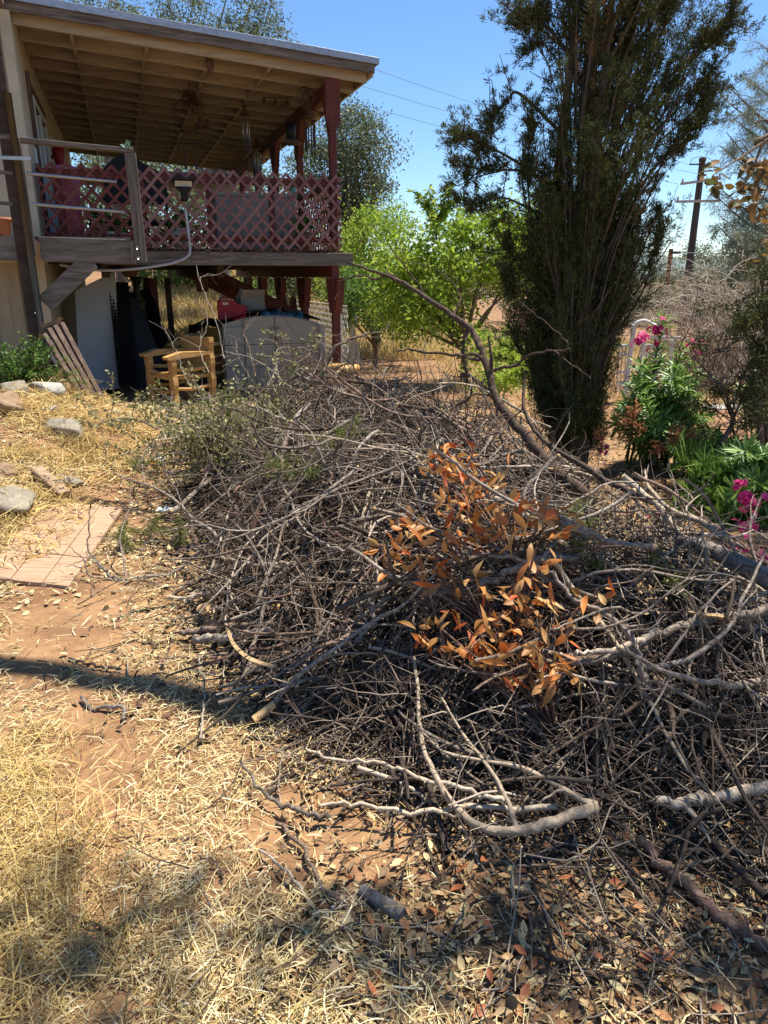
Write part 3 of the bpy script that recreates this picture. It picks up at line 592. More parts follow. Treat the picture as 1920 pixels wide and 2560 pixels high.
t = thing('wall_lantern', 'red wall lantern beside the sliding door', 'wall lamp', dw(WU + .14, 2.75, 3.0), YAW); g = G(); g.lathe([(0, 0), (.07, .0), (.10, .08), (.05, .16), (.08, .30), (.09, .42), (.0, .48)], S=12); mk('lamp_body', g, M['redbox'], t); g = G(); g.beam((-.14, 0, .3), (-.03, 0, .3), .04, .05); mk('bracket', g, M['red_paint'], t, smooth=False)
t = thing('wall_thermometer', 'small white plate fixed on the cream wall by the door', 'thermometer', dw(WU + .015, .45, 2.95), YAW); g = G(); g.box((-.012, -.03, -.14), (.012, .03, .14)); mk('plate', g, M['white_trim'], t, smooth=False)
# ================================================================ things under the deck (same frame as the deck)
def ug(px, py, v): return dk(px, py, v)                     # u, v, z of a picture point on the plane v
def deckobj(name, g, mat, label, cat, group=None, smooth=False, kind=None):
    V = g.verts(); c = V.mean(0); c[2] = V[:, 2].min()
    o = mk(name, g, mat, None, c, smooth); W = dw(c[0], c[1], c[2]); o.location = W; o.rotation_euler = (0, 0, YAW)
    return tag(o, label, cat, group, kind)
# white panel leaning on the house wall
a = [ug(188, 728, 1.2), ug(288, 678, 1.2), ug(300, 966, 1.2), ug(205, 972, 1.2)]
g = G(); g.prism([(a[0][0], 1.15, a[0][2]), (a[1][0], 1.35, a[1][2]), (a[2][0], 1.0, a[2][2]), (a[3][0], .8, a[3][2])], (0, 1, -.2), .04)
deckobj('door_panel', g, M['white_panel'], 'white door panel leaning upright in the shade under the deck', 'panel')
# rolls / sheets of welded wire leaning together
def wire_sheet(c0, c1, c2, c3, n, m, mat, rad, v, thick, label, name='wire_mesh'):
    g = G(); c0, c1, c2, c3 = [np.array(c) for c in (c0, c1, c2, c3)]
    for layer in range(thick):
        off = np.array([0.014 * layer, .045 * layer, 0.004 * layer])
        for i in range(n + 1):
            t = i / n; g.tubes([c0 + (c1 - c0) * t + off, c3 + (c2 - c3) * t + off], [rad, rad], 4, False)
        for j in range(m + 1):
            t = j / m; g.tubes([c0 + (c3 - c0) * t + off, c1 + (c2 - c1) * t + off], [rad, rad], 4, False)
    return deckobj(name, g, mat, label, 'wire panel', 'wire panels leaning under the deck')
def q3(px, py, v): q = ug(px, py, v); return np.array([q[0], v, q[2]])
wire_sheet(q3(272, 708, 1.3), q3(315, 708, 1.5), q3(340, 962, .8), q3(298, 966, .7), 6, 30, M['black'], .007, 1.2, 3, 'dark narrow stack of wire panels beside the white door panel')
wire_sheet(q3(318, 735, 2.0), q3(372, 722, 2.2), q3(418, 860, 1.5), q3(375, 880, 1.4), 9, 20, M['black'], .007, 1.8, 3, 'slanted stack of dark wire mesh panels leaning against golden daylight')
g = G(); g.prism([q3(316, 745, 1.5), q3(345, 745, 1.5), q3(425, 950, 1.2), q3(425, 985, 1.2), q3(335, 985, 1.2)], (0, 1, 0), .05); deckobj('black_board', g, M['black'], 'black board standing between the wire panels under the deck', 'board')
g = G(); P = spline([q3(340, 690, 1.6), q3(341, 720, 1.6), q3(343, 780, 1.6)], 10); g.tubes(P, np.array([.10, .09, .08, .06, .05, .045, .04, .04, .04, .04]), 8); deckobj('rolled_hose', g, M['black'], 'black tied roll hanging from a joist under the deck', 'roll')
t = thing('iron_bell', 'dark round iron pot hanging below the deck by the wire panels', 'pot', dw(*ug(322, 655, .9)), YAW); g = G(); g.lathe([(0, -.20), (.08, -.19), (.13, -.10), (.13, -.02), (.06, .03), (0, .04)], S=14); mk('pot_body', g, M['rust'], t)
g = G(); g.tubes([(0, 0, .03), (0, 0, .12)], [.006, .006], 5); mk('hook', g, M['rust'], t)
t = thing('bird_feeder', 'rusty cylindrical feeder hanging below the deck above the storage box', 'feeder', dw(*ug(505, 708, 1.2)), YAW); g = G(); g.lathe([(0, -.12), (.085, -.12), (.085, .10), (.10, .11), (.03, .17), (0, .17)], S=14); mk('feeder_body', g, M['rust'], t); g = G(); g.tubes([(0, 0, .16), (0, 0, .30)], [.004, .004], 5); mk('wire_hook', g, M['rust'], t)
# storage box
b0 = ug(556, 800, .6); b1 = ug(797, 820, .6); sb = thing('storage_box', 'taupe resin storage box with an arched double door under the deck', 'storage box', dw((b0[0] + b1[0]) / 2, .6, gz(*dw((b0[0] + b1[0]) / 2, .6, 0)[:2])), YAW)
W2 = (b1[0] - b0[0]) / 2; zt = ug(690, 788, .6)[2] - sb.location.z; ze = zt - .13
def archz(x): return ze + (zt - ze) * max(0, 1 - (x / (W2 * 1.04)) ** 2)
g = G(); g.prism([(-W2, 0, 0), (W2, 0, 0)] + [(x, 0, archz(x)) for x in np.linspace(W2, -W2, 17)], (0, 1, 0), .02)
for v in g.v: v[:, 1] = np.where(v[:, 1] > 0, .75, .03)
mk('box_shell', g, M['resin'], sb, smooth=False)
for s0, s1, nm in ((-W2 + .30, .035, 'door'), (.05, W2 - .02, 'door')):
    d = None
    g = G()
    for z0, z1 in ((.05, ze * .36), (ze * .37, ze * .70)): g.box((s0, -.012, z0), (s1, .028, z1))
    g.prism([(s0, .008, ze * .71), (s1, .008, ze * .71)] + [(x, .008, archz(x) - .02) for x in np.linspace(s1, s0, 10)], (0, 1, 0), .04); d = mk(nm, g, M['resin'], sb, smooth=False)
    hx = .005 if s0 < 0 else .085
    g = G(); g.tubes(spline([(hx, -.02, ze * .76), (hx, -.055, ze * .78), (hx, -.055, ze * .93), (hx, -.02, ze * .95)], 12), np.full(12, .018), 8); mk('handle', g, M['resin'], d)
g = G()
for z0, z1 in ((.05, ze * .36), (ze * .37, ze * .70), (ze * .71, ze * .97)): g.box((-W2 + .01, -.006, z0), (-W2 + .285, .028, z1))
mk('side_panel', g, M['resin'], sb, smooth=False)
g = G(); g.beam((W2 + .03, -.04, .04), (W2 + .03, -.04, ze), .09, .10, (0, 1, 0)); mk('corner_column', g, M['resin'], sb, smooth=False)
zb = sb.location.z
sbx = lambda x, y, z: dw((b0[0] + b1[0]) / 2 + x, .6 + y, zb + z)
# tarp over the lid
X, Y = np.meshgrid(np.linspace(-W2 - .42, W2 + .05, 60), np.linspace(-.03, .85, 30), indexing='ij')
Z = np.array([[archz(x) if x > -W2 else archz(-W2) - .0 for x in X[:, 0]]]).T + .025 + .05 * vnoise(X, Y, 6, 4) - .10 * sstep(-W2 - .1, -W2 - .42, X) - .12 * sstep(.75, .85, Y)
g = G(); g.grid(X, Y, Z); g.grid(X, Y, Z + .012); o = mk('tarp', g, M['tarp'], None); o.location = sbx(0, 0, 0); o.rotation_euler = (0, 0, YAW); tag(o, 'black crumpled tarp spread over the top of the storage box', 'tarp')
t = thing('tool_case', 'red plastic carry case standing on the black tarp', 'case', sbx(-W2 + .16, .15, ze + .075), YAW - .25); t.scale = (.82, .82, .82)
g = G(); g.prism([(-.24, 0, 0), (.24, 0, 0), (.27, 0, .22), (.10, 0, .27), (.06, 0, .32), (-.24, 0, .32)], (0, 1, 0), .16); mk('shell', g, M['redbox'], t, smooth=False)
g = G(); g.tubes(spline([(-.20, 0, .315), (-.18, 0, .365), (-.02, 0, .365), (0, 0, .315)], 12), np.full(12, .014), 8); mk('handle', g, M['redbox'], t)
g = G(); g.beam((-.14, -.083, .27), (-.04, -.083, .27), .012, .04); mk('label_plate', g, M['lamp_plate'], t, smooth=False)
t = thing('cardboard_box', 'open grey cardboard box tilted on top of the storage box', 'box', sbx(-.22, .45, zt + .02), YAW + .2); t.scale = (.72, .72, .72)
g = G(); g.box((-.26, -.14, 0), (.26, .14, .30)); mk('box_body', g, M['card'], t, smooth=False)
g = G(); g.prism([(-.26, -.14, .302), (.26, -.14, .302), (.24, -.24, .46), (-.24, -.24, .46)], (0, .6, .3), .006); mk('flap', g, M['card'], t, smooth=False)
g = G(); g.prism([(-.26, .14, .302), (-.02, .14, .302), (-.14, .14, .5)], (0, 1, 0), .008); mk('flap', g, M['card'], t, smooth=False)
g = G(); X, Y = np.meshgrid(np.linspace(-.3, .3, 24), np.linspace(-.1, .1, 8), indexing='ij'); Z = .05 + .035 * vnoise(X, Y, 18, 2) - 4 * Y * Y; g.grid(X, Y, Z); g.grid(X, Y, Z - .03)
o = mk('plastic_bag', g, M['blue'], None); o.location = sbx(.18, .12, zt - .01); o.rotation_euler = (0, .06, YAW); tag(o, 'flattened blue and white plastic bag lying on the tarp', 'bag')
# white diamond fence behind the outer posts
def diamond_fence(name, p0, p1, z0, z1, label):
    p0 = np.array(p0); p1 = np.array(p1); L = np.linalg.norm(p1 - p0); e = (p1 - p0) / L; t = thing(name, label, 'fence')
    nrm = np.array([-e[1], e[0]])
    lattice('lattice_panel', 0, L, z0, z1, lambda a, z, o: (*(p0 + e * a + nrm * o), z), M['white_lat'], t, .085, .020, .006, 2.0)
    return t
gw = lambda u, v: dw(u, v, 0)[:2]
diamond_fence('diamond_fence', gw(.32, .5), gw(.12, 6.5), .02, 1.18, 'pale diamond mesh fence running behind the outer deck posts')
g = G(); X, Z = np.meshgrid(np.linspace(0, .9, 20), np.linspace(0, .22, 6), indexing='ij'); Y = .02 * vnoise(X, Z, 9, 1); g.grid(X, Y, Z); g.grid(X, Y + .015, Z)
o = mk('plaid_blanket', g, M['plaid'], None); o.location = dw(.18, 3.3, 1.0); o.rotation_euler = (0, 0, YAW + R(92)); tag(o, 'folded brown plaid blanket hung over the pale diamond fence', 'blanket')
# pine armchairs
def chair(px, py, v, rz, label):
    q = ug(px, py, v); c = dw(q[0], v, 0); t = thing('rustic_chair', label, 'chair', (c[0], c[1], gz(c[0], c[1])), YAW + rz, 'rustic pine chairs under the deck'); t.scale = (.82, .82, .86)
    def wavy(x, y, h):
        zz = np.linspace(0, h, 14); g = G(); w = .055 + .012 * np.sin(zz * 22)
        Vf = []; 
        for z, ww in zip(zz, w): Vf += [(x - ww, y - .04, z), (x + ww, y - .04, z), (x + ww, y + .04, z), (x - ww, y + .04, z)]
        Q = [(4 * i + k, 4 * i + (k + 1) % 4, 4 * i + 4 + (k + 1) % 4, 4 * i + 4 + k) for i in range(13) for k in range(4)] + [(52, 53, 54, 55), (3, 2, 1, 0)]
        return g.add(Vf, Q)
    for x, y, h in ((-.34, -.34, .74), (.34, -.34, .74), (-.34, .34, .98), (.34, .34, .98)): mk('leg', wavy(x, y, h), M['pine'], t, smooth=False)
    for s in (-.34, .34):
        for z in (.28, .56):
            g = G(); P = spline([(s, -.30, z), (s, 0, z - .025), (s, .30, z)], 10); g.tubes(P, np.full(10, .03), 8); mk('rung', g, M['pine'], t)
        g = G(); g.prism([(s, -.46, .74), (s, -.2, .80), (s, .30, .78), (s, .30, .735), (s, -.44, .70)], (1, 0, 0), .14); mk('armrest', g, M['pine'], t, smooth=False)
    for z in (.24, .50): g = G(); P = spline([(-.30, -.34, z), (0, -.34, z - .03), (.30, -.34, z)], 10); g.tubes(P, np.full(10, .032), 8); mk('rung', g, M['pine'], t)
    g = G(); g.box((-.32, -.36, .40), (.32, .32, .45)); mk('seat', g, M['pine'], t, smooth=False)
    g = G(); g.prism([(-.32, .34, .56), (.32, .34, .56), (.35, .34, .80), (.25, .34, .95), (0, .34, .99), (-.25, .34, .95), (-.35, .34, .80)], (0, 1, 0), .06); mk('backrest', g, M['pine'], t, smooth=False)
chair(455, 968, -.40, R(-62), 'golden pine chair with wavy posts and curved rungs, nearest the brush pile')
chair(500, 905, .95, R(-70), 'golden pine chair with rounded back standing close to the storage box')
g = G()
for k in range(5): g.box((-1.85 + k * .16, 2.0, 0), (-1.72 + k * .16, 2.3, .42 + .05 * ((k * 3) % 4)))
deckobj('timber_stack', g, M['timber'], 'stack of grey timber offcuts standing behind the pine chairs', 'timber')
# slatted wooden rack leaning at the corner of the landing
lean = thing('leaning_rack', 'narrow brown slatted wooden rack leaning beside the dark landing post', 'rack')
tl, tr, br_, bl = at(108, 832, 7.9), at(152, 812, 8.1), at(262, 1018, 7.75), at(222, 1018, 7.55)
tl, tr = np.array(tl), np.array(tr); n_ = np.cross(tr - tl, bl - tl); n_ /= np.linalg.norm(n_)
if n_[1] > 0: n_ = -n_
for k, f in enumerate((0, .28, .42, .62, .8, 1.0)):
    p = tl + (tr - tl) * f; q = bl + (br_ - bl) * f; g = G(); g.beam(p + n_ * (.03 if k % 2 else 0), q + n_ * (.03 if k % 2 else 0), .052, .04, n_); mk('slat', g, M['rack'], lean, smooth=False)
for f in (.04, .5, .66, .95):
    p = tl + (bl - tl) * f - n_ * .04; q = tr + (br_ - tr) * f - n_ * .04; g = G(); g.beam(p, q, .09, .03, n_); mk('cross_slat', g, M['rack'], lean, smooth=False)
off = -n_ * .20
for f in (0, 1):
    p = tl + (tr - tl) * f + off; q = bl + (br_ - bl) * f + off; g = G(); g.beam(p, q, .05, .04, n_); mk('slat', g, M['rack'], lean, smooth=False)
g = G(); X, Y = np.meshgrid(np.linspace(0, 1, 18), np.linspace(0, 1, 10), indexing='ij'); P = tl[None, None] + (tr - tl)[None, None] * (1.15 * X[..., None] - .06) + off * (1.3 * Y[..., None] - .3)
Zc = P[..., 2] + .02 + .05 * vnoise(X, Y, 4, 8); g.grid(P[..., 0], P[..., 1], Zc); g.grid(P[..., 0], P[..., 1], Zc + .012); solo('rag', g, M['cloth'], 'faded pinkish rag draped over the top of the leaning rack', 'rag')
# log stool seen behind the heap, and the white pointed post
def place(px, py, Y): p = at(px, py, Y); return (p[0], p[1], gz(p[0], p[1]))
c = place(856, 900, 9.0); t = thing('log_stool', 'short pale log stool with a flat cap behind the brush pile', 'stool', c); h = at(856, 912, 9.0)[2] - c[2]
g = G(); g.lathe([(0, 0), (.11, 0), (.12, h * .4), (.11, h - .07), (0, h - .07)], S=12); mk('trunk', g, M['pine'], t); g = G(); g.lathe([(0, h - .07), (.21, h - .07), (.22, h - .03), (.20, h), (0, h)], S=18); mk('seat', g, M['pine'], t)
c = place(882, 850, 13.5); t = thing('white_post', 'thin white pointed post in the dry grass behind the deck', 'post', c); z1 = at(880, 800, 13.5)[2] - c[2]; g = G(); g.prism([(-.16, 0, 0), (.16, 0, 0), (.05, 0, z1 * .75), (0, 0, z1), (-.05, 0, z1 * .75)], (0, 1, 0), .05); mk('stake', g, M['white_trim'], t, smooth=False)
# flat stones of the bed edge behind the heap
def rock(px, py, Y, sx, sy, sz, mat, label, sink=.3, seed=0, rz=0.0):
    p = at(px, py, Y) if Y else gnd(px, py, 0); r_ = np.random.default_rng(seed)
    n, m = 40, 26; th = np.linspace(0, 2 * math.pi, n, False); ph = np.linspace(.02, math.pi - .02, m); T, Pp = np.meshgrid(th, ph, indexing='ij')
    d = np.stack([np.sin(Pp) * np.cos(T), np.sin(Pp) * np.sin(T), np.cos(Pp)], -1)
    rad = np.ones(T.shape)
    for k in range(11):
        a = r_.normal(0, 1, 3); a /= np.linalg.norm(a); s = d @ a; c = r_.uniform(.55, .88); rad = np.minimum(rad, np.where(s > .02, c / np.maximum(s, .02), 9))
    rad = rad * (1 + .07 * (vnoise(T * 2 + seed, Pp * 3, 2.2, seed) - .5) + .05 * (vnoise(T * 5, Pp * 6, 3, seed + 1) - .5)); rad[:] = np.where(np.isfinite(rad), rad, 1)
    P = d * rad[..., None] * [sx, sy, sz]; ca, sa = math.cos(rz), math.sin(rz); X = P[..., 0] * ca - P[..., 1] * sa; Yy = P[..., 0] * sa + P[..., 1] * ca
    g = G(); g.grid(X, Yy, P[..., 2], True); o = mk('rock', g, mat, None); o.location = (p[0], p[1], float(gz(p[0], p[1])) + sz * (1 - 2 * sink) * .8); tag(o, label, 'rock', 'rocks along the dirt bank'); return o
rock(118, 985, 7.2, .20, .16, .13, M['rock_white'], 'white chalky rock below the green shrub', .42, 1)
rock(44, 1018, 6.9, .18, .15, .13, M['rock'], 'grey rock in straw to the side of the white chalky rock', .42, 2)
rock(163, 1062, 6.35, .25, .17, .13, M['rock'], 'big slanted grey rock beside the orange dry grass', .42, 3, -.5)
rock(6, 1045, 6.4, .20, .18, .17, M['rock_brown'], 'brown rock cut by the frame under the straw bank', .42, 4)
rock(18, 1255, 4.75, .22, .30, .12, M['rock'], 'large pale flat rock beside the plywood board', .42, 5, .3)
rock(122, 1015, 6.7, .10, .08, .05, M['rock_white'], 'small round cream rock on the straw bank', .42, 6)
rock(150, 965, 7.6, .12, .12, .12, M['rock_brown'], 'brown rock half hidden behind the white chalky rock', .42, 7)
rock(175, 1190, 5.35, .10, .07, .05, M['rock'], 'small pale rock next to the old timber edge', .42, 8)
rock(5, 1190, 5.3, .12, .1, .07, M['rock_brown'], 'small brown stone half buried in golden straw', .42, 9)
for k, (px, py, Y) in enumerate(((905, 925, 8.3), (1060, 915, 8.6), (985, 920, 8.5))):
    rock(px, py, Y, .22, .14, .07, M['concrete'], ['pale flat edging stone beside the log stool', 'pale flat edging stone under the lime green tree', 'pale flat edging stone between two others behind the heap'][k], .2, 20 + k)
# plywood board and the old timber step edge
pw = [gnd(-48, 1446, .03), gnd(172, 1472, .03), gnd(308, 1272, .03), gnd(112, 1258, .05)]
pl = thing('plywood_board', 'dusty plywood board with crossing score lines lying on the dirt path', 'board')
def plk(s0, s1, t0, t1):
    def P(s, t): a = pw[0] + (pw[1] - pw[0]) * s; b = pw[3] + (pw[2] - pw[3]) * s; return a + (b - a) * t
    return [P(s0, t0), P(s1, t0), P(s1, t1), P(s0, t1)]
eps = .008
for s0, s1 in ((0, .34), (.34, .70), (.70, 1.0)):
    for t0, t1 in ((0, .30), (.30, 1.0)):
        g = G(); g.prism(plk(s0 + eps, s1 - eps * .5, t0 + eps * .7, t1 - eps * .3), (0, 0, 1), .022); mk('plank', g, M['ply'], pl, smooth=False)
g = G(); a = gnd(92, 1185, .16); b = gnd(165, 1250, .05); g.beam(a, b, .09, .13); o = solo('timber_edge', g, M['timber'], 'old split timber edging the dirt step above the plywood board', 'timber', smooth=False)
# concrete block and slab at the far bed edge
g = G(); p = at(1815, 1062, 9.2); zz = gz(p[0], p[1]); g.box((p[0] - .30, p[1] - .16, zz), (p[0] + .18, p[1] + .16, p[2] + .10)); g.box((p[0] - .2, p[1] - .12, p[2] + .10), (p[0] + .2, p[1] + .12, p[2] + .17)); solo('stone_block', g, M['concrete'], 'weathered concrete block beside the dark curved shrub stem', 'block', smooth=False)
# ---------------------------------------------------------------- utility poles, wires, arbor
def pole_base(px, py, Y): p = at(px, py, Y); return np.array([p[0], p[1], gz(p[0], p[1]) - .2])
PY = 40.0; top = at(1756, 404, PY); bz = gz(top[0], PY) - .3
up_ = thing('utility_pole', 'tall dark wooden utility pole with two pale crossarms', 'utility pole', (top[0], top[1], bz))
H = top[2] - bz; g = G(); g.tubes(np.stack([np.zeros(8), np.zeros(8), np.linspace(0, H, 8)], 1), np.linspace(.22, .15, 8), 12); mk('shaft', g, M['pole'], up_)
for (l, r) in (((1698, 461), (1798, 447)), ((1686, 505), (1797, 503))):
    a = at(*l, PY) - top + [0, -.2, H]; b = at(*r, PY) - top + [0, -.2, H]; g = G(); g.beam(a, b, .10, .12); ca = mk('crossarm', g, M['crossarm'], up_, smooth=False)
    for e, f in ((a, .04), (b, -.04)):
        g = G(); g.lathe([(0, 0), (.05, 0), (.06, .06), (.03, .12), (.05, .16), (0, .19)], e + (b - a) * f + [0, 0, .06], 8); mk('insulator', g, M['concrete'], ca)
g = G(); a = at(1724, 411, PY) - top + [0, 0, H]; g.tubes([a, [0, 0, H - .12], [.9, 0, H - .3]], [.04, .04, .03], 6); g.lathe([(0, 0), (.17, 0), (.19, .12), (.12, .2), (0, .2)], (0, 0, H), 10); mk('pole_cap', g, M['pole'], up_)
g = G(); P = spline([np.array(at(*q, PY)) - top + [0, 0, H] for q in ((1726, 410), (1732, 396), (1756, 392), (1776, 398), (1781, 412))], 24); g.tubes(P, np.full(24, .014), 4); mk('jumper_wire', g, M['wire'], up_)
g = G(); P = spline([np.array(at(*q, PY)) - top + [0, 0, H] for q in ((1696, 463), (1688, 480), (1687, 503))], 12); g.tubes(P, np.full(12, .014), 4); mk('jumper_wire', g, M['wire'], up_)
PY2 = 32.0; t2 = at(1678, 622, PY2); b2 = gz(t2[0], PY2) - .3; up2 = thing('service_pole', 'short brown service pole beside the tall utility pole', 'utility pole', (t2[0], t2[1], b2)); H2 = t2[2] - b2
g = G(); g.tubes([(0, 0, 0), (0, 0, H2)], [.10, .085], 10); mk('shaft', g, material('brown_pole', [(.10, .055, .035), (.19, .11, .075)], .9), up2); g = G(); g.beam((-.02, -.1, H2 - .16), (.36, -.1, H2 - .16), .09, .09); mk('bracket', g, M['pole'], up2, smooth=False)
def wire(a, b, sag, label, rad=.008):
    a = np.array(a); b = np.array(b); t = np.linspace(0, 1, 40)[:, None]; P = a + (b - a) * t; P[:, 2] -= sag * 4 * (t * (1 - t))[:, 0]
    g = G(); g.tubes(P, np.full(40, rad), 4); solo('power_line', g, M['wire'], label, 'power line', 'overhead wires')
wire(at(1724, 411, PY), at(380, -35, 24), .35, 'topmost power line crossing the sky from the pole top')
wire(at(1745, 435, PY), at(130, -35, 24), .35, 'middle power line crossing the sky between the two others')
wire(at(1696, 460, PY), at(400, 110, 26), .25, 'lowest power line meeting the upper crossarm end')
wire(at(1742, 440, PY), at(1680, 616, PY2), .02, 'steep thin guy wire from the pole down to the short pole', .010)
wire(at(1728, 525, PY), at(1690, 628, PY2 + 2), .02, 'second steep guy wire nearer the pole shaft', .010)
wire(at(1678, 628, PY2), at(1960, 620, 30), .15, 'thick service cable from the short pole off to the pine', .018)
wire(at(1678, 628, PY2), at(1150, 650, 45), .25, 'service cable from the short pole towards the lime tree', .015)
ar = thing('garden_arbor', 'white weathered garden arbor with ladder sides behind the oleander', 'arbor')
Ya = 9.6
def AP(px, py, Y=Ya): p = at(px, py, Y); return p
posts = [((1585, 812), (1562, 985)), ((1652, 800), (1635, 968)), ((1612, 850), (1595, 955)), ((1680, 850), (1672, 940))]
for k, (a, b) in enumerate(posts):
    Y = Ya if k < 2 else Ya + .55; A_ = AP(*a, Y); B_ = AP(*b, Y); g = G(); g.beam((B_[0], Y, gz(B_[0], Y) - .05), A_, .05, .05, (0, 1, 0)); mk('arbor_post', g, M['arbor'], ar, smooth=False)
for y0 in (865, 888, 930, 960):
    for (x0, x1) in ((1546, 1578), (1612, 1648)):
        g = G(); g.beam(AP(x0, y0), AP(x1, y0 - 2), .03, .03); mk('rung', g, M['arbor'], ar, smooth=False)
for x0 in (1548, 1557, 1566, 1618, 1627, 1637):
    g = G(); g.beam(AP(x0, 865), AP(x0 - 8, 985), .014, .014); mk('bar', g, M['arbor'], ar, smooth=False)
g = G(); P = spline([AP(1585, 815), AP(1596, 805), AP(1615, 803), AP(1638, 818), AP(1650, 850)], 20); g.tubes(P, np.full(20, .025), 8); mk('arch', g, M['arbor'], ar)
g = G(); P = spline([AP(1585, 815, Ya + .5), AP(1605, 806, Ya + .5), AP(1640, 815, Ya + .5), AP(1665, 850, Ya + .5)], 20); g.tubes(P, np.full(20, .025), 8); mk('arch', g, M['arbor'], ar)
g = G(); g.beam(AP(1625, 842), AP(1700, 844), .03, .03); mk('rung', g, M['arbor'], ar, smooth=False)
# ================================================================ trees and plants
def crown(g, ells, n, L, W, clump=.28, per=55, out=.35, rg=None, droop=.15, shell=.45):
    rg = rg or rng; vol = np.array([e[3] * e[4] * e[5] for e in ells]) ** .8; cnt = (vol / vol.sum() * n / per).astype(int) + 1; cs = []
    for e, c in zip(ells, cnt):
        d = unit(rg.normal(0, 1, (c, 3))); r = rg.uniform(shell ** 2, 1, c) ** .5 * rg.uniform(.82, 1.14, c)
        C = np.array(e[:3]) + d * r[:, None] * np.array(e[3:6]); cs.append(C)
        sz = clump * rg.uniform(.6, 1.35, c)
        off = rg.normal(0, .5, (c, per, 3)) * sz[:, None, None] * [1, 1, .75]
        P = (C[:, None] + off).reshape(-1, 3); keep = rg.random(len(P)) < .93; P = P[keep]
        D = rg.normal(0, 1, P.shape) + np.repeat(d, per, 0)[keep] * out + [0, 0, -droop]
        leaves(g, P, D, L * rg.uniform(.7, 1.3, len(P)), W * rg.uniform(.75, 1.25, len(P)), .1, rg)
    return np.concatenate(cs)
def tree(name, label, base, ells, leafmat, n, L, W, trunk_r=.18, bark='bark_grey', clump=.3, per=55, limbs=14, group=None, seed=1, shell=.45, twig=True):
    rg = np.random.default_rng(seed); base = np.array(base, float); t = thing(name, label, 'tree', base, 0, group)
    E = [(e[0] - base[0], e[1] - base[1], e[2] - base[2], *e[3:]) for e in ells]
    g = G(); cs = crown(g, E, n, L, W, clump, per, rg=rg, shell=shell); mk('crown', g, M[leafmat], t, smooth=False)
    g = G(); ctr = np.mean([e[:3] for e in E], 0); z0 = min(e[2] - e[5] for e in E); fork = np.array([ctr[0] * .35, ctr[1] * .35, max(.3, z0 * .6 + .2)])
    P = spline([(0, 0, -.2), fork * .5 + rg.normal(0, .04, 3), fork], 8); g.tubes(P, np.linspace(trunk_r, trunk_r * .7, 8), 9)
    idx = rg.choice(len(cs), min(limbs, len(cs)), replace=False)
    for i in idx:
        e = cs[i]; mid = fork + (e - fork) * .5 + rg.normal(0, .12, 3) * np.linalg.norm(e - fork) * .5 + [0, 0, .1]
        P = spline([fork * .92, mid, e], 9); g.tubes(P, np.linspace(trunk_r * .5, trunk_r * .06 + .004, 9), 6)
    mk('trunk', g, M[bark], t); return t
def ell(px, py, Y, rx, rz, ry=None): p = at(px, py, Y); return (p[0], p[1], p[2], rx, ry or rx, rz)
def base_at(px, Y): p = at(px, 690, Y); return (p[0], Y, float(gz(p[0], Y)))
OK = 'evergreen oaks around the yard'
tree('oak_tree', 'tall oak rising behind the roof next to the house eave', base_at(300, 21), [ell(250, 30, 21, .9, .8), ell(215, 60, 21, .7, .6), ell(330, 130, 22, 1.6, 1.2)], 'oak_pale', 9000, .085, .035, .16, group=OK, seed=2, clump=.30, per=40)
tree('oak_tree', 'tall oak with two pointed crowns above the middle of the deck roof', base_at(560, 22), [ell(470, 40, 22, .85, 1.1), ell(440, 90, 22, .9, .7), ell(625, 30, 22, .75, 1.0), ell(665, 95, 22, .8, .7), ell(560, 190, 22, 2.2, 1.1)], 'oak_pale', 22000, .085, .035, .2, group=OK, seed=3, clump=.34, per=50)
tree('oak_tree', 'rounded grey green oak standing just beyond the deck corner', base_at(880, 20), [ell(880, 360, 20, 1.15, 1.0), ell(860, 450, 20, 1.25, 1.1), ell(905, 450, 20, .75, 1.0), ell(800, 420, 20.5, 1.0, 1.1), ell(860, 560, 20, 1.2, .8), ell(880, 310, 20, .6, .5)], 'oak_pale', 30000, .075, .034, .22, group=OK, seed=4, clump=.30, per=60)
tree('lime_tree', 'bright lime green young tree between the deck and the cypress', base_at(1170, 11.2), [ell(1170, 640, 11.2, .75, .6), ell(1060, 700, 11, .55, .5), ell(1240, 620, 11.4, .8, .5), ell(1120, 570, 11.2, .4, .32), ell(1290, 640, 11.5, .6, .6), ell(1010, 660, 11.3, .42, .42), ell(1100, 780, 11, .7, .45), ell(985, 740, 11.6, .5, .5), ell(1250, 545, 11.6, .45, .3), ell(1330, 590, 11.6, .4, .5)], 'lime_leaf', 15000, .085, .036, .07, 'bark_brown', .26, 40, 18, seed=5)
# its tall leading shoot with leaflets
t = thing('sapling_shoot', 'upright leafy shoot at the top of the lime green tree', 'shoot', at(1090, 600, 11.1)); o0 = np.array(t.location)
g = G(); gl = G()
for pts in ([(1090, 600), (1098, 540), (1110, 500), (1122, 462)], [(1088, 590), (1075, 530), (1065, 510), (1032, 480)], [(1092, 580), (1085, 540), (1072, 470)], [(1100, 560), (1115, 520), (1140, 500)]):
    P = spline([at(*p, 11.1) - o0 for p in pts], 22); g.tubes(P, np.linspace(.012, .004, 22), 5)
    k = np.repeat(np.arange(5, 22), 5); C = P[k]; leaves(gl, C, rng.normal(0, 1, (len(k), 3)) * [1, .6, .5] + [0, 0, -.25], rng.uniform(.08, .14, len(k)), .04, .1)
mk('stem', g, M['bark_brown'], t); mk('foliage', gl, M['lime_leaf'], t, smooth=False)
SG = 'green shrubs behind the yard'
tree('green_shrub', 'yellow green shrub between the deck corner and the round oak', base_at(930, 15), [ell(930, 600, 15, .9, .6), ell(900, 690, 15, 1.0, .6), ell(1000, 700, 15, .8, .6), ell(960, 560, 15, .5, .4)], 'lime_leaf', 12000, .07, .032, .07, 'bark_brown', .3, 40, 8, SG, 6)
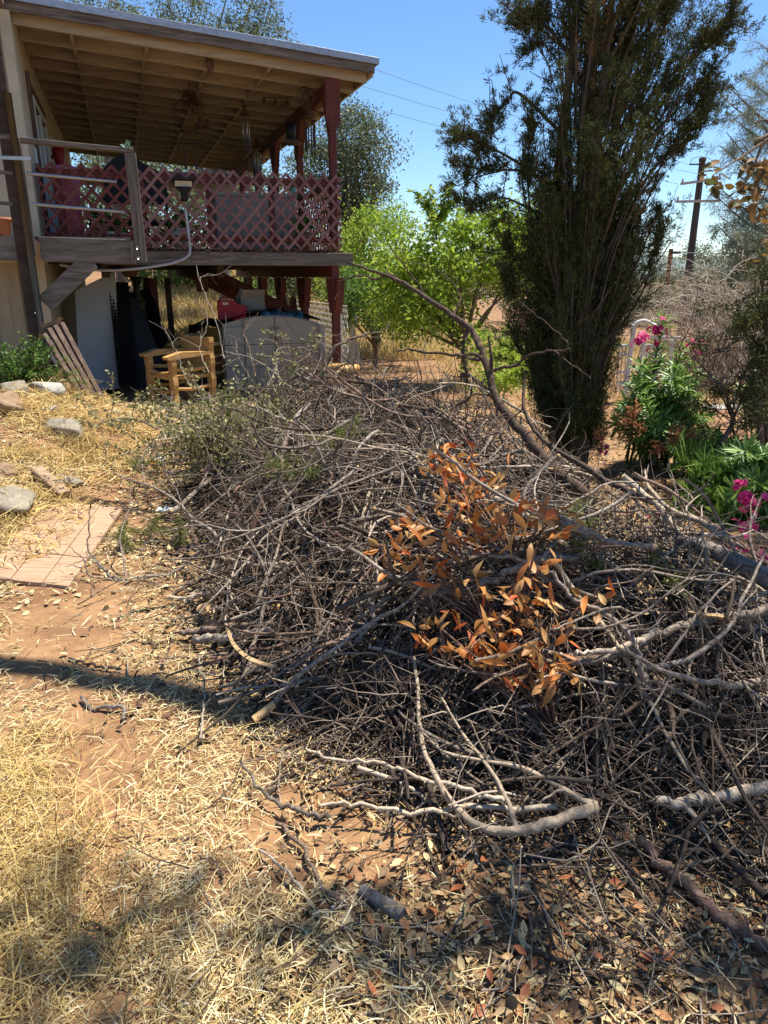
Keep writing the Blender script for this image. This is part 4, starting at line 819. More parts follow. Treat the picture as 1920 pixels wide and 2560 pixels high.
tree('green_shrub', 'dark green shrub behind the pale diamond fence', base_at(930, 13.2), [ell(930, 730, 13.2, .7, .55), ell(1000, 790, 13.2, .7, .45), ell(880, 760, 13.8, .5, .5)], 'shrub_leaf', 9000, .065, .03, .05, 'bark_brown', .25, 40, 8, SG, 7)
tree('green_shrub', 'green shrub seen beneath the deck over the golden grass', base_at(470, 27), [ell(400, 690, 27, 1.6, .35), ell(500, 686, 27, 1.3, .35), ell(610, 715, 24, .7, .5), ell(690, 730, 22, .9, .6)], 'shrub_leaf', 10000, .10, .05, .05, 'bark_brown', .35, 40, 6, SG, 8)
tree('green_shrub', 'dark shrub filling the gap behind the red lower posts', base_at(760, 17.5), [ell(740, 690, 17.5, .9, .5), ell(800, 700, 17.5, .6, .6), ell(700, 650, 18.5, .9, .6)], 'oak_leaf', 9000, .07, .03, .06, 'bark_brown', .3, 40, 6, SG, 9)
tree('green_shrub', 'leafy shrub glimpsed through the deck lattice', base_at(420, 25.5), [ell(420, 540, 25.5, 2.8, 1.2), ell(620, 520, 26, 2.6, 1.4), ell(250, 520, 26, 2.4, 1.5), ell(330, 430, 27, 2.4, 1.2), ell(500, 450, 27, 2.4, 1.0)], 'oak_pale', 34000, .12, .06, .08, 'bark_brown', .4, 40, 6, SG, 10)
tree('green_shrub', 'low green bush at the foot of the cypress', base_at(1265, 8.2), [ell(1255, 940, 8.2, .32, .22), ell(1230, 870, 9.5, .35, .25), ell(1285, 905, 8.6, .25, .2)], 'lime_leaf', 2600, .06, .028, .02, 'bark_brown', .16, 30, 4, SG, 11)
tree('oak_tree', 'broad distant oak standing behind the two utility poles', base_at(1735, 48), [ell(1730, 670, 48, 2.2, 1.4), ell(1690, 725, 48, 2.0, 1.5), ell(1790, 725, 48, 2.2, 1.3), ell(1745, 632, 48, 1.0, .8), ell(1740, 775, 48, 3.4, 1.2)], 'oak_pale', 20000, .13, .06, .3, group=OK, seed=12, clump=.5, per=50)
tree('oak_tree', 'sunlit oak below the pine at the edge of the yard', base_at(1900, 24), [ell(1880, 620, 24, 1.0, .8), ell(1930, 660, 24, 1.3, 1.0), ell(1850, 730, 24, .9, .8), ell(1920, 780, 24, 1.3, .9)], 'oak_pale', 17000, .10, .045, .22, group=OK, seed=13, clump=.4, per=50)
tree('oak_tree', 'hazy oak filling the horizon behind the lime green tree', base_at(1060, 46), [ell(1000, 705, 46, 3.5, 1.2), ell(1120, 700, 46, 3.0, 1.5), ell(1280, 705, 46, 3.5, 1.4), ell(1450, 705, 47, 3.2, 1.4)], 'oak_pale', 16000, .18, .08, .3, group=OK, seed=14, clump=.7, per=50)
tree('oak_tree', 'low dark oak between the cypress and the poles', base_at(1590, 44), [ell(1590, 720, 44, 2.6, 1.2), ell(1650, 755, 44, 2.0, .9), ell(1540, 765, 44, 2.1, 1.1)], 'oak_leaf', 12000, .11, .05, .2, group=OK, seed=15, clump=.45, per=50)
# pine at the frame edge
def pine():
    Y = 19.0; b = base_at(1960, Y); t = thing('pine_tree', 'grey green pine with drooping needle sprays beside the sky', 'tree', b); o0 = np.array(b)
    rg = np.random.default_rng(21); g = G(); gl = G(); top = at(1950, 100, Y)
    P = spline([(0, 0, -.2), (.0, 0, 3), tuple(top - o0)], 14); g.tubes(P, np.linspace(.2, .04, 14), 9)
    tips = [(1905, 150), (1860, 195), (1830, 225), (1800, 240), (1880, 270), (1825, 290), (1815, 330), (1850, 350), (1800, 365), (1870, 420), (1800, 470), (1780, 480), (1830, 500), (1800, 540), (1790, 560), (1830, 575), (1870, 590), (1900, 520), (1910, 230), (1905, 340), (1840, 430), (1895, 610), (1850, 640), (1960, 300), (1990, 200), (2000, 420), (1960, 560), (1915, 120), (1835, 610)]
    for px, py in tips:
        e = at(px, py, Y + rg.uniform(-1.2, 1.2)) - o0; sz = e[2] - .5 - abs(e[0]) * .25; s = np.array([.0, 0, max(1, sz)])
        Pp = spline([s, (s + e) / 2 + [0, 0, -.15 + rg.normal(0, .1)], e], 16); g.tubes(Pp, np.linspace(.045, .008, 16), 5)
        for sub in range(15):
            k = rg.integers(6, 16); d = unit(rg.normal(0, 1, 3) * [1, 1, .5] + [0, 0, -.1]); q = Pp[k]; L = rg.uniform(.25, .6); PP = q + d * np.linspace(0, L, 6)[:, None]; PP[:, 2] -= .25 * np.linspace(0, 1, 6) ** 2 * L
            g.tubes(PP, np.linspace(.008, .003, 6), 4); n = 48; kk = rg.integers(1, 6, n)
            leaves(gl, PP[kk] + rg.normal(0, .02, (n, 3)), rg.normal(0, .7, (n, 3)) + d * .5 + [0, 0, -.15], rg.uniform(.13, .24, n), .011, .1, rg)
    mk('trunk', g, M['bark_grey'], t); mk('crown', gl, M['pine_leaf'], t, smooth=False)
pine()
# ---------------------------------------------------------------- the big cypress
def cypress():
    Y0 = 6.0; bx, by = at(1440, 1130, Y0)[0], Y0; base = np.array([bx, by, float(gz(bx, by))]); rg = np.random.default_rng(31)
    t = thing('cypress_tree', 'tall dark many stemmed cypress standing behind the brush pile', 'tree', base)
    gw_ = G(); gl = G(); gd = G(); trunkg = G()
    loc = lambda px, py, dy=0: at(px, py, Y0 + dy) - base
    # main stems
    for pts, r0, r1 in (([(1440, 1150), (1445, 1000), (1435, 800), (1440, 600), (1465, 400), (1480, 150), (1490, -150), (1500, -420)], .10, .012), ([(1425, 1140), (1400, 900), (1385, 700), (1395, 450), (1420, 220), (1440, 0), (1450, -250)], .07, .010), ([(1450, 1140), (1480, 900), (1500, 650), (1530, 400), (1560, 150), (1590, -100), (1600, -300)], .065, .010), ([(1440, 1130), (1460, 850), (1470, 600), (1500, 300), (1530, 0), (1550, -300)], .06, .010)):
        P = spline([loc(*p, rg.normal(0, .10)) for p in pts], 40); P[0] = [P[0][0], P[0][1], -.15]; trunkg.tubes(P, np.linspace(r0, r1, 40) * (1 + .12 * np.sin(np.arange(40) * 1.7)), 9)
    mk('trunk', trunkg, M['cyp_bark'], t)
    def spray(P, k0, per, sp, L, dead=0.0, tgt=None):
        n = len(P); ks = rg.integers(k0, n, per); C = P[ks] + rg.normal(0, sp, (per, 3)); tan = unit(P[np.minimum(ks + 1, n - 1)] - P[np.maximum(ks - 1, 0)] + 1e-6)
        # a sprig: short axis with many scale-leaf flecks
        m = 24; ax = unit(tan * .6 + rg.normal(0, .55, (per, 3)) + [0, 0, .45]); s = rg.uniform(0, 1, (per, m)); Ls = rg.uniform(.6, 1.3, per) * L
        Pp = (C[:, None] + ax[:, None] * (s * Ls[:, None])[..., None] + rg.normal(0, .010, (per, m, 3))).reshape(-1, 3)
        D = np.repeat(ax, m, 0) + rg.normal(0, .38, (per * m, 3))
        leaves(tgt if tgt is not None else gl, Pp, D, rg.uniform(.020, .042, per * m), rg.uniform(.004, .0075, per * m), 0, rg)
    # column: outline left/right of the crown by picture height
    ys = [1150, 1050, 950, 850, 750, 650, 550, 450, 350, 250, 150, 50, -50, -200, -350]
    xl = [1400, 1375, 1345, 1305, 1290, 1295, 1315, 1320, 1330, 1390, 1400, 1390, 1400, 1420, 1450]
    xr = [1480, 1500, 1515, 1540, 1570, 1600, 1615, 1620, 1640, 1680, 1740, 1760, 1760, 1720, 1640]
    for i in range(330):
        y1 = rg.uniform(-330, 1100)
        if y1 < 330 and rg.random() < .3: continue
        a, b = np.interp(y1, ys[::-1], xl[::-1]), np.interp(y1, ys[::-1], xr[::-1]); f = rg.uniform(0, 1); x1 = a + (b - a) * f
        dep = rg.normal(0, .28) * (.5 + .5 * (1 - abs(2 * f - 1)) + .2); ln = rg.uniform(160, 420); x0 = x1 + (1440 + (y1 > 600) * 0 - x1) * min(1, ln / 420) * .85; y0 = y1 + ln
        e = loc(x1, y1, dep); s = loc(x0, min(y0, 1120), dep * .35); mid = (s + e) / 2 + unit(e - s) * 0 + [(s[0] - e[0]) * -.10, 0, -.04]
        P = spline([s, mid, e], 16); gw_.tubes(P, np.linspace(rg.uniform(.009, .018), .003, 16), 5)
        dens = 54 if y1 > 330 else 34
        edge = abs(2 * f - 1)
        spray(P, 5 if y1 > 350 else 8, int(dens * (.75 + .5 * rg.random())), .045, .085)
        if rg.random() < .10: spray(P, 4, 16, .05, .08, tgt=gd)
    # traced outlying limbs
    for pts, per, r in (
        ([(1400, 330), (1300, 235), (1270, 250), (1240, 290), (1225, 345)], 70, .013), ([(1260, 265), (1240, 275), (1215, 320)], 50, .006), ([(1270, 240), (1255, 265), (1230, 305), (1222, 330)], 45, .008),
        ([(1390, 470), (1300, 410), (1240, 375), (1180, 345), (1140, 330)], 130, .015), ([(1260, 385), (1200, 360), (1160, 340), (1135, 355)], 70, .008), ([(1380, 470), (1320, 430), (1250, 425), (1190, 420), (1130, 410)], 150, .014), ([(1260, 425), (1200, 440), (1165, 450)], 60, .007),
        ([(1390, 560), (1320, 520), (1260, 495), (1200, 505), (1150, 515)], 110, .012), ([(1280, 500), (1220, 520), (1170, 530)], 60, .006), ([(1390, 620), (1340, 560), (1310, 490), (1310, 400), (1330, 300)], 130, .012), ([(1370, 700), (1330, 560), (1320, 420), (1330, 270)], 120, .012),
        ([(1470, 260), (1420, 140), (1370, 70), (1330, 50), (1270, 25)], 150, .014), ([(1430, 130), (1390, 100), (1340, 70), (1295, 60)], 130, .010), ([(1440, 150), (1400, 110), (1350, 110), (1310, 130)], 90, .008), ([(1350, 90), (1345, 110), (1370, 160), (1385, 215)], 20, .006), ([(1440, 160), (1410, 60), (1420, 10), (1425, -40)], 90, .008), ([(1400, 90), (1370, 40), (1350, 20)], 60, .006),
        ([(1520, 420), (1620, 250), (1740, 130), (1800, 70), (1835, 5)], 170, .015), ([(1600, 300), (1720, 160), (1790, 100), (1830, 50)], 130, .010), ([(1540, 480), (1640, 330), (1720, 250), (1790, 180)], 150, .013), ([(1560, 520), (1660, 390), (1730, 310), (1785, 255)], 140, .012), ([(1550, 560), (1650, 420), (1720, 350), (1770, 290)], 130, .012), ([(1640, 360), (1700, 310), (1790, 225)], 90, .008), ([(1540, 640), (1610, 520), (1660, 400), (1700, 380)], 110, .010), ([(1540, 760), (1600, 640), (1630, 560), (1650, 520)], 110, .010), ([(1520, 860), (1590, 760), (1620, 690), (1640, 600)], 120, .010), ([(1600, 700), (1640, 620), (1660, 560)], 70, .008), ([(1480, 300), (1560, 80), (1600, -60), (1640, -180)], 160, .014), ([(1500, 350), (1640, 110), (1700, -20), (1760, -150)], 170, .014), ([(1480, 200), (1480, 20), (1470, -150)], 130, .012), ([(1400, 780), (1320, 690), (1280, 640), (1265, 590)], 130, .010), ([(1400, 900), (1320, 800), (1280, 730), (1262, 690)], 140, .010), ([(1410, 1000), (1330, 920), (1290, 860), (1272, 800)], 140, .010)):
        dy = rg.normal(0, .16); P = spline([loc(*p, dy * (k / len(pts))) for k, p in enumerate(pts)], 26); gw_.tubes(P, np.linspace(r, .003, 26), 6)
        for j in range(7):
            k = rg.integers(9, 25); d = unit(P[k] - P[k - 3] + rg.normal(0, .09, 3)); Q = P[k] + d * np.linspace(0, rg.uniform(.12, .30), 7)[:, None]; Q[:, 2] += .05 * np.linspace(0, 1, 7) ** 2; gw_.tubes(Q, np.linspace(.005, .002, 7), 4); spray(Q, 1, per // 13, .018, .05)
        spray(P, 14, per * 2 // 5, .022, .055)
    for i in range(90):       # bare upright inner shoots
        x0 = rg.uniform(1400, 1500); y0 = rg.uniform(700, 1050); s = loc(x0, y0, rg.normal(-.08, .12)); ln = rg.uniform(.5, 1.3); e = s + [(x0 - 1450) * .0035 + rg.normal(0, .1), rg.normal(-.05, .12), ln]
        P = spline([s, (s + e) / 2 + [(e[0] - s[0]) * -.2, 0, 0], e], 12); gw_.tubes(P, np.linspace(.009, .004, 12), 5)
    mk('branches', gw_, M['cyp_bark'], t); mk('crown', gl, M['cyp_leaf'], t, smooth=False); mk('dead_foliage', gd, M['cyp_dead'], t, smooth=False)
cypress()
# ---------------------------------------------------------------- green shrub on the bank
def leafy_shrub(name, label, base, stems, mat, L, W, per, spread, height, bark='bark_brown', cat='shrub', group=None, seed=5, up=.8):
    rg = np.random.default_rng(seed); t = thing(name, label, cat, base, 0, group); g = G(); gl = G()
    st = rg.normal(0, .06, (stems, 3)) * [1, 1, 0]; d = rg.normal(0, 1, (stems, 3)) * [spread, spread, 0] + [0, 0, up]
    P = walk(stems, 12, st, d, height * rg.uniform(.7, 1.2, stems), .10, .02, rg); g.tubes(P, np.linspace(.008, .003, 12), 5)
    for i in range(stems):
        k = rg.integers(3, 12, per); C = P[i, k]; leaves(gl, C + rg.normal(0, .012, C.shape), rg.normal(0, 1, C.shape) * [1, 1, .6] + [0, 0, .45], L * rg.uniform(.7, 1.3, per), W * rg.uniform(.8, 1.2, per), .1, rg)
    mk('stems', g, M[bark], t); mk('foliage', gl, mat if not isinstance(mat, str) else M[mat], t, smooth=False); return t
p = at(55, 945, 7.4); leafy_shrub('green_shrub', 'bright green small leaved shrub against the beige siding on the bank', (p[0], p[1], gz(p[0], p[1])), 60, 'shrub_leaf', .045, .022, 46, .55, .50, seed=41, group=SG)
p = at(-40, 985, 6.9); leafy_shrub('green_shrub', 'end of the bright green shrub running out of frame', (p[0], p[1], gz(p[0], p[1])), 30, 'shrub_leaf', .045, .022, 40, .5, .42, seed=42, group=SG)
# ---------------------------------------------------------------- oleander
def oleander(base, stems, label, flowers, heads, seed, per=17):
    rg = np.random.default_rng(seed); base = np.array(base); t = thing('oleander_bush', label, 'shrub', base, 0, 'oleander bushes'); g = G(); gl = G()
    for pts, r in stems:
        P = spline([np.array(p) - base for p in pts], 30); g.tubes(P, np.linspace(r, r * .4, 30), 6)
        for k in range(7, 30):
            m = 5 if k < 25 else 7; a0 = rg.uniform(0, 6.28); tan = unit(P[min(k + 1, 29)] - P[k - 1]); s = unit(np.cross(tan, [.3, .9, .2])); s2 = np.cross(tan, s)
            an = a0 + np.arange(m) * 6.283 / m; D = np.cos(an)[:, None] * s + np.sin(an)[:, None] * s2 + tan * rg.uniform(.3, 1.0, (m, 1)) + rg.normal(0, .12, (m, 3))
            bigleaves(gl, np.repeat(P[k][None], m, 0), D, np.repeat(tan[None], m, 0), rg.uniform(.10, .17, m), rg.uniform(.016, .026, m), rg.uniform(-.5, .15, m), rg)
    mk('stems', g, M['shrub_leaf'], t); mk('foliage', gl, M['ole_leaf'], t)
    for c, n, sp in flowers:
        gf = G(); c = np.array(c) - base
        C = c + rg.normal(0, sp, (n, 3)); N = unit(C - c + rg.normal(0, .02, (n, 3)) + [0, -.03, .03])
        for q, nn in zip(C, N):
            s = unit(np.cross(nn, [.2, .3, .9])); s2 = np.cross(nn, s); an = np.arange(5) * 1.2566 + rg.uniform(0, 1); D = np.cos(an)[:, None] * s + np.sin(an)[:, None] * s2 + nn * .35
            bigleaves(gf, np.repeat(q[None], 5, 0), D, np.repeat(nn[None], 5, 0), np.full(5, .030), np.full(5, .026), np.full(5, -.3), rg)
        mk('flower_cluster', gf, M['pink'], t)
    for c in heads:
        gh = G(); c = np.array(c) - base; n = 70; leaves(gh, c + rg.normal(0, .028, (n, 3)), rg.normal(0, 1, (n, 3)), rg.uniform(.025, .05, n), .010, 0, rg); mk('seed_head', gh, M['seedhead'], t, smooth=False)
    return t
def zb_(x, y): return float(gz(x, y))
YO = 6.2; rgo = np.random.default_rng(8)
b = at(1640, 1180, YO); b = np.array([b[0], YO, zb_(b[0], YO)])
def ost(px, py, Y, r=.011, bx=None):
    e = at(px, py, Y); s = b + [rgo.normal(0, .12) + (0 if bx is None else bx), rgo.normal(0, .12), .02]; m = s + (e - s) * .5 + [(e[0] - s[0]) * -.12, 0, .06]; return ([s, m, e], r)
stems = [ost(1658, 800, YO, .013), ost(1705, 880, YO), ost(1600, 985, 6.1), ost(1570, 1010, 6.0), ost(1545, 1060, 6.0), ost(1620, 1000, 6.4), ost(1660, 985, 6.3), ost(1690, 960, 6.5), ost(1720, 1000, 6.2), ost(1740, 1040, 6.0), ost(1690, 1060, 5.9), ost(1640, 1070, 5.8), ost(1600, 1080, 5.9), ost(1715, 905, 6.3), ost(1650, 900, 6.2)]
stems += [ost(rgo.uniform(1550, 1770), rgo.uniform(900, 1090), rgo.uniform(5.7, 6.3)) for k in range(16)]
stems += [ost(1760 + 22 * k, 1085 + 14 * k, 5.8 - .05 * k, .010, .10 + .09 * k) for k in range(7)] + [ost(1700 + 25 * k, 1110 + 18 * k, 5.6 - .08 * k, .010, .12 + .07 * k) for k in range(8)]
P_ = lambda px, py, Y: at(px, py, Y)
oleander(b, stems, 'sunlit oleander with pink flowers at the top beside the arbor', [(P_(1605, 850, 6.1), 12, .035), (P_(1640, 822, 6.15), 12, .035), (P_(1650, 836, 6.1), 6, .02), (P_(1745, 862, 6.3), 9, .035), (P_(1735, 885, 6.3), 5, .025), (P_(1712, 872, 6.3), 5, .025), (P_(1500, 1115, 5.9), 7, .025)],
         [P_(x, y, 5.45 + .05 * (k % 3)) for k, (x, y) in enumerate(((1585, 1025), (1580, 1037), (1565, 1055), (1690, 1080), (1685, 1105), (1640, 1120), (1652, 1122), (1730, 1085), (1600, 1070), (1500, 1080), (1555, 1100)))], 51)
YO2 = 4.9; b = at(1850, 1350, YO2); b = np.array([b[0] + .1, YO2, zb_(b[0], YO2)])
stems = [ost(1700 + 19 * k, 1270 - (k * 37) % 130, 4.75 + .05 * (k % 4), .010) for k in range(13)] + [ost(1780 + 22 * k, 1320 - (k * 29) % 90, 4.6, .009) for k in range(8)] + [ost(rgo.uniform(1690, 1930), rgo.uniform(1120, 1330), rgo.uniform(4.6, 5.2)) for k in range(14)] + [ost(1890 + 15 * k, 1180 - 10 * k, 4.9, .010) for k in range(4)]
oleander(b, stems, 'shaded lower oleander with magenta flowers beside the fallen log', [(P_(1875, 1255, 4.15), 12, .03), (P_(1890, 1240, 4.15), 7, .025), (P_(1855, 1310, 4.05), 10, .03), (P_(1835, 1370, 3.95), 8, .03), (P_(1885, 1395, 3.9), 10, .03), (P_(1660, 1305, 4.0), 8, .025), (P_(1634, 1289, 4.0), 4, .018), (P_(1850, 1205, 4.3), 5, .02)], [], 52)
p = at(1890, 1090, 7.0); oleander((p[0], 7.0, zb_(p[0], 7.0)), [([(p[0] + dx * .3, 7.0, zb_(p[0], 7)), (p[0] + dx * .7, 7.0, .3), (p[0] + dx, 7 + dy, .55 + .05 * k)], .008) for k, (dx, dy) in enumerate(((-.2, 0), (0, .1), (.2, 0), (.1, -.1), (-.1, -.1)))], 'small pale oleander with white buds beyond the concrete block', [], [], 53)
# ---------------------------------------------------------------- dead arching brush, dark twiggy shrub at the frame edge
def dead_brush():
    p = at(1810, 930, 11.0); base = np.array([p[0], 11.0, zb_(p[0], 11.0)]); rg = np.random.default_rng(61); t = thing('dead_shrub', 'large leafless shrub of thin arching grey stems by the arbor', 'shrub', base); g = G()
    for i in range(330):
        s = np.array([rg.normal(.15, .45), rg.normal(0, .4), rg.uniform(0, .3)]); a = rg.uniform(0, 6.28); R_ = rg.uniform(.4, 1.6); h = rg.uniform(.85, 1.9)
        e = s + [math.cos(a) * R_ * 1.15, math.sin(a) * R_ * .7, h * rg.uniform(.55, .95)]; m = s + (e - s) * .5 + [0, 0, h * .28]
        P = spline([s, m, e, e + (e - m) * .3 + [0, 0, -.25]], 14) + rg.normal(0, .012, (14, 3)); g.tubes(P, np.linspace(rg.uniform(.005, .010), .002, 14), 5)
        d = walk(5, 6, P[rg.integers(5, 13, 5)], rg.normal(0, 1, (5, 3)) + [0, 0, .1], rg.uniform(.12, .4, 5), .18, -.02, rg); g.tubes(d, np.linspace(.0032, .0015, 6), 4)
    mk('stems', g, M['dead_stem'], t)
dead_brush()
def dark_shrub():
    p = at(1905, 1200, 5.6); base = np.array([p[0], 5.6, zb_(p[0], 5.6)]); rg = np.random.default_rng(62); t = thing('juniper_shrub', 'dark twiggy juniper with curved stems at the frame edge', 'shrub', base); g = G(); gl = G()
    L = lambda px, py, Y=5.6: at(px, py, Y) - base
    for pts, r in (([(1905, 1200), (1900, 1000), (1915, 850), (1905, 700)], .03), ([(1900, 1180), (1930, 950), (1940, 760)], .025), ([(1800, 1112), (1830, 1060), (1825, 1020), (1800, 960), (1740, 930)], .022), ([(1905, 1190), (1850, 1120), (1830, 1050), (1850, 960), (1880, 900)], .014), ([(1828, 1040), (1790, 960), (1740, 900), (1690, 870)], .009), ([(1910, 900), (1870, 840), (1800, 880), (1760, 880)], .009), ([(1835, 1040), (1870, 970), (1900, 930)], .010)):
        P = spline([L(*q, 5.6 + rg.normal(0, .08)) for q in pts], 20); g.tubes(P, np.linspace(r, r * .35, 20), 7)
        d = walk(26, 9, P[rg.integers(5, 20, 26)], rg.normal(0, 1, (26, 3)) + [0, 0, .2], rg.uniform(.2, .6, 26), .2, 0, rg); g.tubes(d, np.linspace(.005, .0015, 9), 4)
        q = d[rg.integers(0, 26, 10)]
        if pts[0][0] > 1890 or pts[-1][0] == 1760:
            for w_ in q:
                n = 190; k = rg.integers(3, 9, n); leaves(gl, w_[k] + rg.normal(0, .03, (n, 3)), rg.normal(0, 1, (n, 3)) + [0, 0, .4], rg.uniform(.03, .06, n), .009, 0, rg)
    n = 5200; C = np.stack([rg.uniform(1868, 1990, n), rg.uniform(660, 1060, n)], 1); C = np.array([L(x, y, 5.6 + d_) for (x, y), d_ in zip(C, rg.normal(0, .2, n))]); k = vnoise(C[:, 0], C[:, 2], 6, 5) > .42; leaves(gl, C[k], rg.normal(0, 1, (k.sum(), 3)) + [0, 0, .4], rg.uniform(.03, .06, k.sum()), .010, 0, rg)
    mk('stems', g, M['bark_brown'], t); mk('foliage', gl, M['cyp_leaf'], t, smooth=False)
dark_shrub()
# ---------------------------------------------------------------- the oak overhead: browning leaves hang in at the frame edge and its crown dapples the ground
def overhead_oak():
    base = np.array([5.3, 3.0, 0.0]); rg = np.random.default_rng(71); t = thing('oak_tree', 'near oak whose browning lobed leaves hang in against the sky', 'tree', base, 0, OK); g = G(); gl = G(); gh = G()
    P = spline([(0, 0, -.2), (.05, .05, 1.5), (-.1, .1, 3.0), (-.3, .3, 4.6), (-.6, .2, 6.6), (-.9, .0, 8.2)], 24); g.tubes(P, np.linspace(.24, .10, 24), 12)
    def clump(c, n=85, s=.24): leaves(gl, c - base + rg.normal(0, s, (n, 3)) * [1, 1, .6], rg.normal(0, 1, (n, 3)), rg.uniform(.06, .10, n), rg.uniform(.03, .045, n), .1, rg)
    def up(px, py, h): q = gnd(px, py, 0); return np.array([q[0] - SOFF[0] * h, q[1] - SOFF[1] * h, h])
    # limb whose shadow lies across the path
    h = 6.2; pts = [up(x, y, h + k * .05) for k, (x, y) in enumerate(((-150, 1645), (0, 1665), (130, 1675), (230, 1705), (330, 1710), (420, 1735), (520, 1765), (640, 1790)))]
    Pl = spline([*pts, up(900, 1800, 6.6), up(1250, 1780, 6.6), up(1650, 1760, 6.5), base + [-.45, .25, 6.0]], 60) - base; g.tubes(Pl, np.interp(np.linspace(0, 1, 60), [0, .6, 1], [.062, .085, .13]), 8)
    # crown clumps over the bottom of the picture
    for px, py, hh, n, s in ((150, 2270, 6.5, 70, .12), (40, 2360, 6.6, 90, .14), (250, 2330, 6.5, 36, .10), (415, 2290, 6.4, 80, .09), (180, 2500, 6.5, 80, .14), (480, 2530, 6.4, 60, .12), (40, 2520, 6.6, 80, .14), (740, 2330, 6.0, 50, .08), (640, 2250, 6, 24, .08), (850, 2330, 6, 50, .08), (950, 2440, 6, 50, .10)): clump(up(px, py, hh), n, s)
    for i in range(52):
        px, py = rg.uniform(1000, 2080), rg.uniform(1560, 2500); 
        if py < 1760 + (1900 - px) * .45: continue
        if px < 1250 and py > 2300 and rg.random() < .5: continue
        clump(up(px, py, rg.uniform(4.6, 6.4)), rg.integers(22, 55), rg.uniform(.07, .14))
    for i in range(46): clump(base + [rg.uniform(-.8, 2.2), rg.uniform(-1.6, 1.2), rg.uniform(4.6, 8.4)], 110, .3)
    for i in range(26):  # shade over the lower oleander and the log
        clump(up(rg.uniform(1830, 2000), rg.uniform(1290, 1470), rg.uniform(4.2, 5.4)), 60, .16)
    for i in range(26):
        e = base + [rg.uniform(-3.2, 0), rg.uniform(-2.2, .6), rg.uniform(4.8, 6.6)]; s = P[rg.integers(11, 23)]; Q = spline([s, (s + e - base) / 2 + [0, 0, .25], e - base], 12); g.tubes(Q, np.linspace(.04, .01, 12), 6)
    # low bough with the leaves seen in the picture
    Yb = 3.6; A_ = [at(*q, Yb + .1 * k) for k, q in enumerate(((1782, 438), (1850, 395), (1935, 340), (2040, 300)))] + [base + [-.4, .6, 3.2], base + [-.12, .1, 3.0]]; Q = spline(A_, 40) - base; g.tubes(Q, np.interp(np.linspace(0, 1, 40), [0, .5, 1], [.003, .007, .05]), 7)
    for pts in (([(1905, 360), (1880, 425), (1850, 480)]), ([(1990, 330), (1935, 430), (1905, 500)]), ([(1960, 330), (1915, 300), (1880, 310)]), ([(1990, 400), (1930, 560), (1915, 620)])):
        q = spline([at(*z, Yb + .25) - base for z in pts], 14); g.tubes(q, np.linspace(.007, .003, 14), 5)
    lf = [(1790, 410), (1783, 430), (1775, 445), (1792, 455), (1785, 465), (1880, 420), (1850, 480), (1840, 470), (1862, 490), (1845, 500), (1885, 470), (1900, 460), (1915, 430), (1905, 505), (1895, 515), (1915, 520), (1900, 410), (1870, 395), (1910, 560), (1915, 595), (1918, 350), (1893, 445), (1878, 480), (1912, 640), (1905, 395), (1888, 420)]
    for px, py in lf:
        m = 4; c = np.repeat([at(px, py, Yb + .15 + rg.uniform(-.1, .2)) - base], m, 0) + rg.normal(0, .015, (m, 3)); bigleaves(gh, c, rg.normal(0, 1, (m, 3)) * [1, .7, .6] + [0, 0, -.5], rg.normal(0, 1, (m, 3)), rg.uniform(.045, .075, m), rg.uniform(.026, .04, m), rg.uniform(-.5, .5, m), rg)
    mk('trunk', g, M['bark_brown'], t); mk('crown', gl, M['oak_leaf'], t, smooth=False); mk('hanging_leaves', gh, M['oak_brown'], t)
overhead_oak()
# ================================================================ ground cover
rg = np.random.default_rng(101)
def bare(x, y):                             # trodden dirt: a path running up the yard
    path = np.interp(y, [1.0, 1.6, 2.2, 3.0, 3.8, 4.8, 6, 7], [-.55, -.82, -1.02, -1.5, -1.75, -1.95, -2.3, -2.5])
    n = vnoise(x, y, 3.2, 17); n2 = vnoise(x, y, 9.0, 18)
    b = np.exp(-((x - path) / np.interp(y, [1, 2, 3, 4, 6], [.11, .19, .44, .5, .4])) ** 2) * (np.interp(y, [1.5, 2, 3, 4, 4.7], [.5, .7, .85, .55, .05]) + np.interp(y, [3.6, 4.6], [.6, .3]) * n)
    b = np.maximum(b, sstep(.70, .80, n) * .7) * (.7 + .6 * n2)
    return np.clip(b, 0, 1)
def inpile(x, y): return pileh(x, y) > .10
def shadezone(x, y): return sstep(-.15, .35, x - .16 + (y - 1) * .59)      # leaf litter instead of straw under the oak
def scatter(n, x0, x1, y0, y1, power=1.0):
    y = y0 + (y1 - y0) * rg.random(n) ** power; x = x0 + (x1 - x0) * rg.random(n); lim = (y * .95 + .55) * .56 + .25
    k = np.abs(x) < lim; return x[k], y[k]
def strips(g, x, y, L, Wd, tilt, lift, bend=.12):
    n = len(x); a = rg.uniform(0, 2 * math.pi, n); dz = rg.normal(0, tilt, n); z = gz(x, y) + lift
    D = np.stack([np.cos(a), np.sin(a), dz], 1); S = np.stack([-np.sin(a), np.cos(a), rg.normal(0, .6, n)], 1) * (Wd * .5)[:, None]
    C = np.stack([x, y, z + np.abs(dz) * L * .5], 1); B = S * (bend * L / Wd * rg.normal(0, 1, n))[:, None]
    p0 = C - D * L[:, None] * .5; p1 = C + B + [0, 0, .004]; p2 = C + D * L[:, None] * .5
    V = np.stack([p0 - S, p0 + S, p1 + S, p1 - S, p2 + S * .5, p2 - S * .5], 1).reshape(-1, 3)
    Q = (np.arange(n)[:, None, None] * 6 + np.array([(0, 1, 2, 3), (3, 2, 4, 5)])[None]).reshape(-1, 4); g.add(V, Q)
